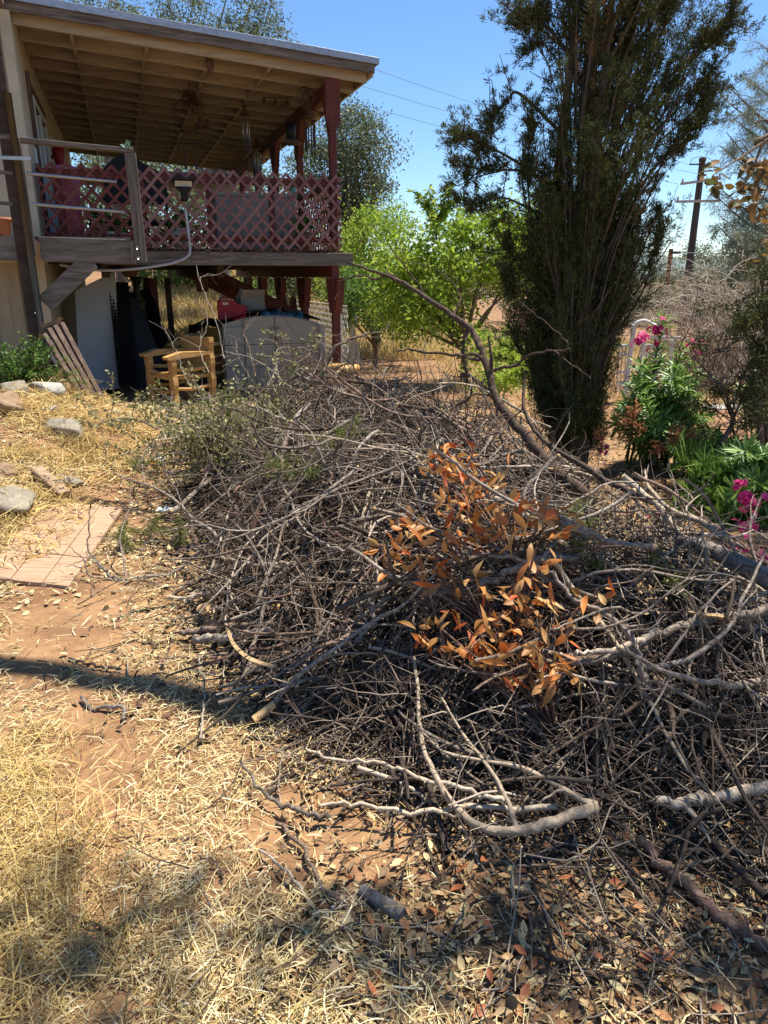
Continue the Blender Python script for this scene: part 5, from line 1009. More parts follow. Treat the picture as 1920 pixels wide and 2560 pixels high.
# dry straw
g = G(); x, y = scatter(400000, -3.4, 2.6, .95, 9.6, 1.55)
cl = .42 + .9 * vnoise(x, y, 2.4, 23) * (.5 + vnoise(x, y, 7.5, 29)); pr = np.clip(cl, 0, 1) * (1 - .93 * bare(x, y)) * (1 - .88 * shadezone(x, y)) * np.where(inpile(x, y), .12, 1); k = rg.random(len(x)) < pr
x, y = x[k], y[k]; n = len(x); L = rg.gamma(2.0, .0155, n) + .008; strips(g, x, y, L, np.maximum(.0009 + .0028 * rg.random(n) ** 1.8, .0006 * y), .10, rg.uniform(.002, .022, n))
o = mk('dry_straw', g, M['straw'], smooth=False); tag(o, 'pale yellow dry straw scattered over the bare dirt yard', 'straw', kind='stuff')
# longer ochre grass at the near corner and on the bank
g = G(); n = 26000; x = rg.uniform(-1.35, .1, n); y = rg.uniform(.95, 2.3, n); k = rg.random(n) < np.clip(.75 - (x + 1.0) * 1.5 - (y - 1.0) * .55, .015, 1) * (.25 + .9 * vnoise(x, y, 5, 33)); x, y = x[k], y[k]; n = len(x)
strips(g, x, y, rg.uniform(.04, .16, n), rg.uniform(.0012, .003, n), .30, rg.uniform(.004, .035, n), .10)
n = 15000; x = rg.uniform(-3.6, -1.7, n); y = rg.uniform(3.6, 8.0, n); k = (rg.random(n) < .25 + .85 * vnoise(x, y, 2.2, 35)) & (x < -1.95 - .10 * (y - 4)) & (bare(x, y) < .6); x, y = x[k], y[k]; n = len(x); strips(g, x, y, rg.uniform(.05, .22, n), rg.uniform(.003, .007, n), .28, rg.uniform(.004, .05, n), .10)
o = mk('ochre_grass', g, M['ochre_grass'], smooth=False); tag(o, 'matted ochre grass at the near corner and on the bank', 'grass', kind='stuff')
# standing dead grass tufts
g = G(); 
for (cx, cy, m, h) in [(at(185, 1060, 6.2)[0], 6.2, 260, .16), (at(200, 1090, 6.0)[0], 6.0, 160, .12), (at(140, 930, 7.6)[0], 7.6, 90, .35), (at(190, 985, 7.4)[0], 7.4, 70, .3), (-.62, 1.35, 120, .10), (-.85, 1.6, 90, .12), (-.4, 1.2, 80, .10), (at(30, 1330, 4.4)[0], 4.4, 200, .12), (at(10, 1290, 4.7)[0], 4.7, 200, .14), (at(160, 1230, 5.1)[0], 5.1, 50, .13), (at(60, 1160, 5.7)[0], 5.7, 200, .12)]:
    st = np.stack([rg.normal(cx, .10, m), rg.normal(cy, .10, m), np.zeros(m)], 1); st[:, 2] = gz(st[:, 0], st[:, 1]); d = rg.normal(0, .55, (m, 3)); d[:, 2] = 1
    P = walk(m, 5, st, d, h * rg.uniform(.5, 1.3, m), .16, -.10); g.tubes(P, np.linspace(.0022, .0008, 5), 3, False)
o = mk('grass_tufts', g, M['ochre_grass']); tag(o, 'standing tufts of dead orange grass by the rocks', 'grass', kind='stuff')
# golden slope behind the deck
g = G(); n = 34000; y = 14.5 + 20 * rg.random(n) ** 1.3; x = -6.5 + rg.random(n) * 8.0 - .12 * (y - 14); z = gz(x, y); h = rg.uniform(.18, .5, n); D = rg.normal(0, .6, (n, 3)); D[:, 2] = .9
leaves(g, np.stack([x, y, z], 1), D, h, rg.uniform(.012, .03, n), .05); n = 22000; y = rg.uniform(9.2, 26, n); x = rg.uniform(1.0, 11, n); z = gz(x, y); D = rg.normal(0, .5, (n, 3)); D[:, 2] = 1; leaves(g, np.stack([x, y, z], 1), D, rg.uniform(.08, .28, n), rg.uniform(.008, .02, n), .05)
o = mk('golden_grass', g, M['gold_grass'], smooth=False); tag(o, 'tall golden dry grass on the slope behind the deck', 'grass', kind='stuff')
# pale broken leaf litter, brown mulch
def litter(name, n, region, Ls, mat, label, lift=.012):
    g = G(); x, y = scatter(n, *region); w = .25 + 1.1 * vnoise(x, y, 1.7, 41) * (.5 + vnoise(x, y, 6, 43)); k = rg.random(len(x)) < w * (1 - .8 * bare(x, y)); x, y = x[k], y[k]; n = len(x)
    D = rg.normal(0, 1, (n, 3)) * [1, 1, .22]; U = rg.normal(0, .4, (n, 3)); U[:, 2] = 1; L = rg.uniform(*Ls, n)
    bigleaves(g, np.stack([x, y, gz(x, y) + rg.uniform(.004, lift, n)], 1), D, U, L, L * rg.uniform(.35, .7, n), rg.normal(0, .35, n)); o = mk(name, g, M[mat]); tag(o, label, 'leaf litter', kind='stuff')
litter('pale_leaf_litter', 26000, (-3.2, .8, 2.8, 9.5, .8), (.018, .05), 'chips', 'pale broken leaf litter strewn beside the brush pile')
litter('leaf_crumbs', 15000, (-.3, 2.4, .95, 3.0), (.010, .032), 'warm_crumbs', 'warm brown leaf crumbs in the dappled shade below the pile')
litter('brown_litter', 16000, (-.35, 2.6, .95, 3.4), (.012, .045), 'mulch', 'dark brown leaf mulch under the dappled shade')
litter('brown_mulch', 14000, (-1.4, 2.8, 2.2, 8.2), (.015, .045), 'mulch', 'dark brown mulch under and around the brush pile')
# twig litter on the ground
def twiglitter(name, n, region, label, wfun, rmul=1.0):
    g = G(); x, y = scatter(n, *region); k = rg.random(len(x)) < wfun(x, y); x, y = x[k], y[k]; n = len(x); a = rg.uniform(0, 6.28, n)
    P = walk(n, 6, np.stack([x, y, gz(x, y) + rg.uniform(.004, .03, n)], 1), np.stack([np.cos(a), np.sin(a), rg.normal(0, .08, n)], 1), rg.gamma(3, .055, n) + .04, .12); P[:, :, 2] = np.maximum(P[:, :, 2], gz(P[:, :, 0], P[:, :, 1]) + .002)
    g.tubes(P, (rg.uniform(.001, .0034, n) * rmul)[:, None] * np.linspace(1, .55, 6)[None], 4, False); o = mk(name, g, M['twigs']); tag(o, label, 'twigs', kind='stuff')
twiglitter('twig_litter', 3600, (-.6, 2.4, .95, 3.2), 'small broken twigs littering the shaded ground in front of the pile', lambda x, y: .10 + .9 * sstep(-.35, .5, x + (y - 1.6) * .25))
twiglitter('path_twigs', 2600, (-3.0, .6, 2.4, 9.0), 'small broken twigs strewn along the dirt path side of the pile', lambda x, y: .12 + .88 * sstep(-.9, .1, x - pile_l(y)), 1.3)
# ================================================================ the brush pile
def rand_xy(n, y0=1.5, y1=7.2, m=.12, rg=rg):
    o = []; 
    while len(o) < n:
        y = rg.uniform(y0, y1); x = rg.uniform(-2.3, 3.2)
        if pile_l(y) - .05 < x < pile_r(y) + .1 and abs(x) < (y * .95 + .5) * .56 + .5 and pileh(x, y) > m: o.append((x, y))
    return np.array(o)
def slope_dir(x, y, a):
    e = .06; d = np.stack([np.cos(a), np.sin(a)], 1); h0 = pileh(x - d[:, 0] * e, y - d[:, 1] * e); h1 = pileh(x + d[:, 0] * e, y + d[:, 1] * e)
    return np.concatenate([d, ((h1 - h0) / (2 * e))[:, None] * .8], 1)
def tangle(name, n, u0, u1, Ls, rs, label, mat='twigs', S=4, K=8, tilt=.30, y0=1.45, y1=7.2, curl=.10, m=.08):
    g = G(); q = rand_xy(n, y0, y1, m); a = rg.uniform(0, 6.28, n); D = slope_dir(q[:, 0], q[:, 1], a); D[:, 2] += rg.normal(0, tilt, n); D = unit(D); L = rg.uniform(*Ls, n)
    H = pileh(q[:, 0], q[:, 1]); z = gz(q[:, 0], q[:, 1]) + H * rg.uniform(u0, u1, n) + .01
    P = walk(n, K, np.stack([q[:, 0], q[:, 1], z], 1) - D * L[:, None] * .5, D, L, curl); P[:, :, 2] = np.maximum(P[:, :, 2], gz(P[:, :, 0], P[:, :, 1]) + .004)
    cap = gz(P[:, :, 0], P[:, :, 1]) + pileh(P[:, :, 0], P[:, :, 1]) * u1 * 1.1 + .10; P[:, :, 2] = np.minimum(P[:, :, 2], cap + .25 * np.maximum(0, P[:, :, 2] - cap))
    g.tubes(P, rg.uniform(*rs, n)[:, None] * np.linspace(1, .45, K)[None], S, False); o = mk(name, g, M[mat]); tag(o, label, 'twigs', kind='stuff'); return o
tangle('inner_branches', 1500, .0, .72, (.3, .9), (.005, .014), 'inner branches in shade-dark colour packed inside the brush pile', 'bark_inner_shade', 5, 8, .2, m=.03)
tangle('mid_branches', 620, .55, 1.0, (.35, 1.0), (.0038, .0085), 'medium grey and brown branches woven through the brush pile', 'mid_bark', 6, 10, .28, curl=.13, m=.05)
tangle('front_twigs', 1500, .1, 1.0, (.15, .55), (.0018, .0042), 'short tangled twigs along the front foot of the pile', y0=1.45, y1=2.7, tilt=.35, m=.02)
tangle('twig_tangle', 2400, .25, .98, (.25, .9), (.0018, .0045), 'fine tangled twigs filling the brush pile')
tangle('fine_twigs', 1100, .7, 1.08, (.2, .7), (.0014, .0032), 'finest twigs on top of the brush pile', tilt=.55)
def crooked(name, n, y0, y1, Ls, rs, label, up=.55):
    g = G(); q = rand_xy(n, y0, y1, .10); H = pileh(q[:, 0], q[:, 1]); z = gz(q[:, 0], q[:, 1]) + H * rg.uniform(.55, .98, n); D = rg.normal(0, 1, (n, 3)); D[:, 2] = np.abs(D[:, 2]) * up; L = rg.uniform(*Ls, n)
    P = walk(n, 10, np.stack([q[:, 0], q[:, 1], z], 1), D, L, .20); r = rg.uniform(*rs, n); g.tubes(P, r[:, None] * np.linspace(1, .4, 10)[None], 4, False)
    for rep in range(2):
        k = rg.integers(2, 9, n); S_ = P[np.arange(n), k]; D2 = unit(S_ - P[np.arange(n), k - 1]) + rg.normal(0, .75, (n, 3)); Q = walk(n, 6, S_, D2, L * rg.uniform(.2, .5, n), .22); g.tubes(Q, (r * .6)[:, None] * np.linspace(1, .4, 6)[None], 4, False)
    o = mk(name, g, M['twigs']); tag(o, label, 'twigs', kind='stuff')
crooked('crest_twigs', 520, 2.6, 4.6, (.2, .6), (.0018, .004), 'crooked forked twigs bristling from the middle of the pile')
crooked('back_twigs', 620, 4.2, 7.0, (.3, .9), (.0025, .006), 'crooked forked twigs standing airily over the back of the pile', .8)
crooked('edge_twigs', 420, 1.55, 2.8, (.15, .45), (.0015, .0035), 'crooked twigs bristling from the front slope of the pile', .5)
# -------- individual branches
MATS = ['bark_grey', 'bark_grey', 'bark_brown', 'bark_red', 'bark_grey', 'bark_pale']
def branch_mesh(g, P, r0, r1, forks, rgl, S=7, fl=(.2, .55), tilt=.65):
    K = len(P); rr = np.linspace(r0, r1, K) * (1 + .05 * rgl.normal(0, 1, K)); g.tubes(P, rr, S)
    L = np.linalg.norm(np.diff(P, axis=0), axis=1).sum()
    for f in range(forks):
        k = int(rgl.integers(2, K - 1)); tan = unit(P[k] - P[k - 1]); d = unit(tan * .8 + rgl.normal(0, tilt, 3)); ln = L * rgl.uniform(*fl) * (1 - .4 * k / K)
        Q = walk(1, 9, [P[k]], [d], ln, .13, 0, rgl)[0]; Q[:, 2] = np.maximum(Q[:, 2], gz(Q[:, 0], Q[:, 1]) + .004); r = rr[k] * .62; g.tubes(Q, np.linspace(r, max(.0012, r * .35), 9), 5)
        if rgl.random() < .6:
            j = int(rgl.integers(2, 8)); d2 = unit(unit(Q[j] - Q[j - 1]) + rgl.normal(0, .55, 3)); Q2 = walk(1, 7, [Q[j]], [d2], ln * .45, .15, 0, rgl)[0]; g.tubes(Q2, np.linspace(r * .5, .0011, 7), 4)
ZONES = [  # y range, count, lengths, radii, group, label per bark
    (1.65, 2.7, 62, (.35, 1.0), (.0045, .011), 'branches on the front slope of the pile', 'on the front slope of the brush pile'),
    (2.6, 3.5, 66, (.5, 1.3), (.005, .013), 'branches across the middle of the pile', 'across the broad middle of the brush pile'),
    (3.4, 4.7, 62, (.6, 1.5), (.005, .014), 'branches on the crest of the pile', 'lying over the crest of the brush pile'),
    (4.6, 7.0, 62, (.6, 1.6), (.005, .013), 'branches at the back of the pile', 'at the far back of the brush pile near the deck')]
BN = {'bark_grey': 'grey bare branch', 'bark_brown': 'dark brown bare branch', 'bark_red': 'reddish brown bare branch', 'bark_pale': 'pale barkless branch'}
for (y0, y1, cnt, Ls, rs, grp, where) in ZONES:
    q = rand_xy(cnt, y0, y1, .10); a = rg.uniform(0, 6.28, cnt) if y0 > 2 else rg.choice([0, 3.14], cnt) + rg.normal(0, .5, cnt); D = slope_dir(q[:, 0], q[:, 1], a); D[:, 2] += rg.normal(0, .22, cnt); H = pileh(q[:, 0], q[:, 1])
    for i in range(cnt):
        L = rg.uniform(*Ls); r = rg.uniform(*rs) * (1.0 if rg.random() < .85 else 1.7); st = np.array([q[i, 0], q[i, 1], gz(q[i, 0], q[i, 1]) + H[i] * rg.uniform(.86, 1.06) + .01]) - unit(D[i]) * L * .5
        P = walk(1, 15, [st], [D[i]], L, .12)[0]; P[:, 2] = np.maximum(P[:, 2], gz(P[:, 0], P[:, 1]) + .008); top = gz(P[:, 0], P[:, 1]) + pileh(P[:, 0], P[:, 1]) + .12; P[:, 2] = np.minimum(P[:, 2], top + .6 * np.maximum(0, P[:, 2] - top))
        mt = MATS[int(rg.integers(0, len(MATS)))]; g = G(); branch_mesh(g, P, r, r * .4, int(rg.integers(2, 5)), rg)
        size = 'thick' if r > .0115 else ('slender' if r > .0075 else 'thin')
        o = None
        o = solo('bare_branch', g, M[mt], '%s %s %s' % (size, BN[mt], where), 'branch', '%s %ss %s' % (size, BN[mt].replace('branch', 'branche'), where))
        if r > .0075 and rg.random() < .6:
            d0 = unit(P[0] - P[1]); e = G(); e.tubes([P[0] - d0 * .004, P[0] + d0 * .004, P[0] + d0 * rg.uniform(.006, .016)], [r * 1.0, r * .97, r * rg.uniform(.3, .9)], 7); mk('broken_end', e, M['cut_wood'], o, tuple(o.location))
def smooth_depth(W, fixed):                 # a branch is stiff: even out its distance along its length
    if all(fixed) or len(W) < 4: return W
    o = np.array([0, 0, EYE]); t = np.linalg.norm(W - o, axis=1); k = np.linspace(0, 1, len(t)); f = np.polyval(np.polyfit(k, t, 2), k)
    f = f - .6 * max(0, (f - t - .03).max())
    return o + (W - o) * (f / t)[:, None]
def traced(pts, r0, r1, mat, label, forks=3, lift=.06, name='bare_branch', n=26, wob=.012, Y=None, cat='branch', fl=(.12, .3), S=9, seed=0, extra=()):
    rl = np.random.default_rng(seed + 500); W = []
    for k, p in enumerate(pts):
        if len(p) == 3: W.append(at(p[0], p[1], p[2]))
        else: W.append(onpile(p[0], p[1], lift))
    W = smooth_depth(np.array(W), [len(p) == 3 for p in pts]); r0 *= .74; r1 *= .74; P = spline(W, n) + rl.normal(0, wob * .4, (n, 3)); g = G(); branch_mesh(g, P, r0, r1, forks, rl, S, fl)
    for e in extra:
        E = smooth_depth(np.array([at(*p) if len(p) == 3 else onpile(p[0], p[1], lift) for p in e[0]]), [len(p) == 3 for p in e[0]]); Q = spline(E, 18) + rl.normal(0, wob * .3, (18, 3)); branch_mesh(g, Q, e[1] * .74, e[2] * .74, e[3] if len(e) > 3 else 1, rl, 7, fl)
    return solo(name, g, M[mat], label, cat)
# the long crooked limb rising out of the pile towards the deck
Y = 4.6
def yy(pts, a, b): return [(p[0], p[1], a + (b - a) * i / (len(pts) - 1)) for i, p in enumerate(pts)]
traced(yy([(1520, 1290), (1470, 1240), (1411, 1197), (1359, 1144), (1319, 1092), (1272, 1040), (1235, 985), (1215, 913), (1197, 861), (1175, 822), (1120, 782), (1064, 739), (1010, 708), (960, 687), (915, 672), (868, 654)], 3.4, 4.7), .046, .008, 'bark_brown', 'long crooked dark limb rising from the pile towards the deck', 4, name='rising_limb', n=60, S=11, fl=(.08, .2), seed=1,
       extra=[(yy([(1170, 822), (1160, 860), (1165, 930), (1180, 985), (1150, 1010), (1110, 1030)], 4.75, 4.7), .017, .006, 3), (yy([(1203, 901), (1140, 888), (1076, 881), (1020, 875), (989, 878)], 4.65, 4.5), .016, .007, 2), (yy([(1064, 739), (1030, 690), (1000, 650), (977, 618)], 4.85, 4.8), .010, .004, 1),
              (yy([(1232, 925), (1265, 918), (1290, 915), (1320, 890), (1365, 878), (1423, 875)], 4.65, 4.3), .014, .009, 0), (yy([(1423, 875), (1412, 850), (1380, 820), (1355, 800), (1330, 780), (1300, 755)], 4.3, 4.2), .008, .003, 2), (yy([(1380, 876), (1420, 905), (1450, 925), (1478, 947)], 4.35, 4.2), .008, .003, 0),
              (yy([(1134, 791), (1150, 740), (1110, 690), (1050, 660), (1000, 655)], 4.8, 5.2), .008, .003, 2), (yy([(960, 687), (940, 700), (905, 690), (860, 700), (850, 760), (868, 830)], 4.9, 5.1), .010, .004, 3), (yy([(1232, 988), (1190, 985), (1165, 1000)], 4.4, 4.5), .012, .004, 0)])
traced(yy([(800, 960), (830, 880), (860, 855), (910, 835), (950, 830), (975, 810)], 5.4, 5.6), .018, .007, 'bark_brown', 'curving dark branch lifted above the heap beside the front deck post', 4, n=30, seed=2)
# the curved forked branch lying on the front slope
traced([(1035, 1640), (1045, 1740), (1056, 1860), (1080, 1920), (1115, 1985), (1163, 2042), (1215, 2072), (1270, 2076), (1330, 2070), (1390, 2050), (1440, 2034), (1488, 2018)], .007, .024, 'bark_pale', 'big pale curved branch with a broken butt end on the front slope', 0, .10, 'curved_branch', 40, .004, S=11, seed=3,
       extra=[([(1490, 2012), (1455, 2000), (1400, 1968), (1340, 1935), (1290, 1915), (1190, 1898), (1110, 1880), (1060, 1835), (1010, 1790)], .014, .004, 2), ([(1292, 2070), (1275, 2020), (1255, 1975), (1230, 1930), (1205, 1895), (1165, 1845), (1130, 1790), (1100, 1740)], .011, .005, 2)])
traced([(800, 2018), (850, 2008), (900, 2010), (960, 2022), (1040, 2028), (1120, 2022), (1220, 2020), (1390, 2022)], .006, .012, 'bark_pale', 'pale straight stick pointing from the straw to the curved branch', 1, .07, seed=4)
traced([(760, 1870), (850, 1900), (960, 1912), (1060, 1945), (1180, 1985), (1260, 2000)], .006, .010, 'bark_pale', 'pale stripped stick crossing the lower front of the pile', 1, .10, seed=5)
# long limbs over the right half
traced([(1220, 1390), (1300, 1400), (1370, 1430), (1430, 1490), (1500, 1530), (1560, 1570), (1590, 1620), (1600, 1680), (1625, 1720)], .008, .016, 'bark_grey', 'long grey branch bowing over the orange leaf cluster', 3, .12, n=34, seed=6, extra=[([(1350, 1405), (1390, 1350), (1440, 1290), (1480, 1250)], .010, .006, 0), ([(1220, 1390), (1150, 1380), (1120, 1360), (1000, 1390), (960, 1440)], .008, .005, 2)])
traced([(1400, 1660), (1480, 1650), (1570, 1630), (1650, 1585), (1720, 1560), (1800, 1545), (1925, 1525)], .012, .026, 'bark_grey', 'thick grey branch leading off past the splintered stick', 2, .10, n=34, seed=7)
traced([(1420, 1640), (1500, 1630), (1580, 1610), (1640, 1578)], .008, .018, 'bark_pale', 'smooth pale sawn branch end resting beside the thick grey branch', 0, .14, seed=8)
traced([(960, 1430), (1030, 1465), (1130, 1480), (1230, 1450), (1340, 1400), (1450, 1390)], .014, .020, 'bark_grey', 'stout mottled grey branch lying under the orange leaves', 2, .06, n=30, seed=9)
traced([(1180, 1400), (1300, 1385), (1400, 1395), (1450, 1400)], .030, .026, 'bark_grey', 'short thick sawn limb with a pale cut end in mid pile', 0, .05, seed=10)
traced([(700, 1200), (760, 1320), (830, 1370), (900, 1385), (980, 1440), (1030, 1460)], .006, .013, 'bark_grey', 'long slender grey branch sweeping across the pile from the leafy brush', 3, .10, seed=11)
traced([(830, 1180), (800, 1260), (820, 1320), (870, 1350), (960, 1370)], .005, .009, 'bark_red', 'bent reddish twig branch standing over the middle of the pile', 2, .14, seed=12)
traced([(940, 1390), (945, 1450), (930, 1510), (935, 1560), (890, 1600)], .006, .012, 'bark_grey', 'crooked grey branch hanging down the pile front', 2, .08, seed=13)
traced([(500, 1180), (515, 1270), (480, 1320), (500, 1370), (545, 1400)], .005, .016, 'bark_brown', 'dark crooked stick standing beside the cut cypress sprig', 3, .10, seed=14)
for k, (pts, r0, r1, mt, lb) in enumerate((
    ([(450, 1580), (520, 1572), (600, 1565), (700, 1560)], .022, .016, 'bark_brown', 'dark sawn limb poking from the path side of the pile'),
    ([(490, 1600), (580, 1590), (680, 1575)], .026, .018, 'bark_grey', 'short stub with a round sawn face on the path side'),
    ([(505, 1465), (560, 1480), (620, 1510), (680, 1520)], .012, .018, 'bark_brown', 'brown branch above the two sawn stubs'),
    ([(540, 1390), (600, 1405), (680, 1410), (740, 1408)], .012, .014, 'bark_pale', 'straight pale brown stick lying level above the stubs'),
    ([(380, 1660), (430, 1640), (500, 1645), (560, 1650)], .005, .009, 'bark_red', 'reddish stick reaching over the limb shadow'),
    ([(350, 1745), (385, 1700), (405, 1672)], .004, .005, 'bark_pale', 'thin pale stick in the dark limb shadow'),
    ([(500, 1640), (510, 1720), (505, 1800), (498, 1850)], .004, .007, 'bark_grey', 'thin grey stick hanging down at the path edge of the pile'),
    ([(400, 1800), (440, 1775), (520, 1740), (600, 1710)], .004, .007, 'bark_red', 'thin reddish stick above the pale straw at the pile edge'),
    ([(600, 1900), (640, 1960), (700, 2010), (760, 2030), (830, 2040)], .006, .012, 'bark_grey', 'grey branch trailing from the pile foot onto the straw'),
    ([(690, 2050), (760, 2120), (800, 2210), (860, 2270), (930, 2340), (985, 2410)], .007, .013, 'bark_brown', 'long dark branch lying on straw towards the lower middle'),
    ([(620, 2110), (700, 2170), (760, 2240), (800, 2290), (830, 2270)], .004, .008, 'bark_grey', 'crooked grey twig on straw beside the long dark branch'),
    ([(270, 2090), (360, 2095), (440, 2098), (500, 2092)], .003, .006, 'bark_red', 'thin straight twig lying alone on the straw'),
    ([(460, 2120), (500, 2140), (540, 2165), (560, 2195)], .003, .005, 'bark_brown', 'small dark twig below the straight twig'),
    ([(205, 1740), (230, 1770), (300, 1765), (310, 1800)], .010, .012, 'bark_grey', 'short grey stump like stick on the path straw'),
    ([(1180, 2330), (1250, 2370), (1340, 2380), (1440, 2420), (1530, 2450)], .005, .010, 'bark_brown', 'dark curved stick lying among fallen orange leaves'),
    ([(1590, 2090), (1660, 2160), (1740, 2240), (1820, 2310), (1920, 2370)], .018, .026, 'bark_red', 'thick reddish brown branch running out across the leaf litter'),
    ([(1640, 2000), (1700, 2010), (1780, 1995), (1925, 1970)], .020, .028, 'bark_grey', 'thick grey log like branch leaving the pile at the frame edge'),
    ([(1660, 2220), (1740, 2160), (1800, 2150), (1830, 2150)], .004, .007, 'bark_grey', 'slim grey stick propped above the thick reddish branch'),
    ([(0, 2288), (60, 2290), (105, 2285)], .007, .009, 'bark_brown', 'dark stick at the near straw corner'),
    ([(165, 2310), (240, 2310), (285, 2350)], .004, .006, 'bark_brown', 'bent dark twig beside the near corner stick'),
    ([(175, 1640), (230, 1665), (300, 1672)], .007, .010, 'bark_brown', 'dark stick lying in the limb shadow on the path'))):
    traced(pts, r0, r1, mt, lb, 1, .02 if pts[0][0] < 420 or pts[0][1] > 2040 else .05, n=20, seed=30 + k, fl=(.15, .35))
# twigs standing out of the back of the heap against the deck
for k, (pts, r0) in enumerate((([(520, 930), (500, 870), (520, 800), (505, 760)], .006), ([(560, 900), (540, 800), (500, 700), (545, 685)], .007), ([(640, 940), (620, 860), (610, 830), (640, 790)], .005), ([(700, 960), (690, 880), (740, 870), (800, 880)], .006), ([(760, 980), (840, 920), (930, 900), (1000, 905)], .008), ([(600, 1020), (680, 960), (740, 895), (775, 905), (760, 960)], .011), ([(820, 1000), (900, 960), (1000, 940), (1080, 960)], .007), ([(470, 960), (440, 880), (400, 800)], .005), ([(900, 1040), (930, 960), (905, 900)], .006), ([(1100, 1050), (1090, 960), (1060, 880), (1075, 840)], .007), ([(660, 1000), (600, 900), (590, 850)], .005), ([(980, 1010), (1040, 940), (1120, 930)], .007), ([(730, 970), (640, 900), (560, 880)], .006))):
    traced(yy(pts, 5.5 + .1 * (k % 5), 5.8 + .1 * (k % 4)), r0, .0022, ['bark_pale', 'bark_grey', 'bark_red'][k % 3], ['pale twig rising against the pine chairs', 'tall forked grey twig crossing the storage box corner', 'reddish twig in front of the box side panel', 'pale twig bent across the box door', 'long grey twig arching below the log stool', 'hooked reddish stick at the back of the heap', 'pale twig arching over the flat edging stones', 'grey twig rising before the wire panels', 'reddish twig rising by the log stool', 'pale twig standing under the rising limb', 'grey twig leaning over the box base', 'reddish twig lying towards the cypress', 'pale twig reaching along the storage box base'][k], 5, name='standing_twig', n=22, seed=60 + k, fl=(.2, .5))
# dead branch standing on the plywood
c0 = gnd(318, 1455, .02)
t_pts = [(318, 1455), (280, 1440), (262, 1425), (240, 1400), (222, 1370), (222, 1310), (225, 1262)]
traced(yy(t_pts, c0[1], c0[1] + .25), .013, .004, 'bark_grey', 'forked dead branch standing over the plywood board', 2, name='forked_branch', n=26, seed=80, fl=(.2, .4),
       extra=[(yy([(318, 1455), (270, 1450), (225, 1437), (205, 1395), (170, 1365)], c0[1], c0[1] + .05), .009, .003, 2), (yy([(316, 1450), (308, 1400), (298, 1350), (310, 1310), (322, 1262), (330, 1210)], c0[1], c0[1] + .5), .009, .003, 2), (yy([(262, 1425), (222, 1400), (160, 1418)], c0[1], c0[1]), .005, .002, 1)])
# fallen log at the frame edge, splintered stick, sawn block
P = spline([at(1700, 1350, 2.85), at(1770, 1372, 2.75), at(1850, 1412, 2.62), at(1960, 1466, 2.5)], 24); g = G(); g.tubes(P, np.linspace(.026, .042, 24) * (1 + .05 * np.sin(np.arange(24) * 1.9)), 16)
lg = solo('fallen_log', g, M['log_bark'], 'thick fallen log with rough grey bark below the magenta flowers', 'log')
def splinter(pts, r0, r1, label, lift=.1):
    W = np.array([onpile(*p, lift) for p in pts]); P = spline(W, 18); g = G(); t = unit(P[-1] - P[0]); s = unit(np.cross(t, [0, 0, 1])); w_ = np.linspace(r0, r1, 18)
    X = np.stack([P + s * w_[:, None], P + [0, 0, .006], P - s * w_[:, None] * .7, P - [0, 0, .012]], 1); n = 18
    V = X.reshape(-1, 3); Q = [(4 * i + k, 4 * i + (k + 1) % 4, 4 * i + 4 + (k + 1) % 4, 4 * i + 4 + k) for i in range(n - 1) for k in range(4)]; g.add(V, Q); solo('splintered_stick', g, M['cut_wood'], label, 'branch', smooth=False)
splinter([(565, 1560), (585, 1610), (625, 1645), (690, 1668)], .006, .016, 'yellow splintered stick peeling upright at the path side of the pile', .12)
splinter([(1720, 1525), (1760, 1535), (1800, 1540), (1840, 1555)], .014, .004, 'yellow splintered break on the thick grey branch', .12)
g = G(); c = onpile(660, 1780, .05); d = np.array([.07, .05, .035]); g.tubes([c - d * .5, c + d * .5], [.016, .015], 12); solo('sawn_block', g, M['cut_wood'], 'short pale sawn wood block at the foot of the pile', 'wood block')
g = G(); c = gnd(950, 2265, .04); g.tubes([c + [-.05, .05, 0], c + [.06, -.03, .0]], [.017, .021], 12); solo('wood_chunk', g, M['log_bark'], 'rounded brown wood chunk beside the red fallen leaves', 'wood block')
g = G(); c = onpile(510, 1520, .04); g.tubes([c + [-.02, .02, -.02], c + [.05, -.05, .03]], [.026, .030], 12); solo('sawn_stub', g, M['cut_wood'], 'orange sawn stub end above the dark sawn limb', 'wood block')
# white paper scraps
for k, (px, py) in enumerate(((398, 1150), (412, 1278))): 
    g = G(); c = gnd(px, py, .05); X, Yg = np.meshgrid(np.linspace(-.05, .05, 8), np.linspace(-.04, .04, 6), indexing='ij'); g.grid(c[0] + X, c[1] + Yg, c[2] + .03 * vnoise(X, Yg, 40, k)); g.grid(c[0] + X, c[1] + Yg, c[2] + .002 + .03 * vnoise(X, Yg, 40, k)); solo('paper_scrap', g, M['white_trim'], ['crumpled white scrap near the orange leaf sprig', 'small white scrap near the cut cypress sprig'][k], 'scrap')
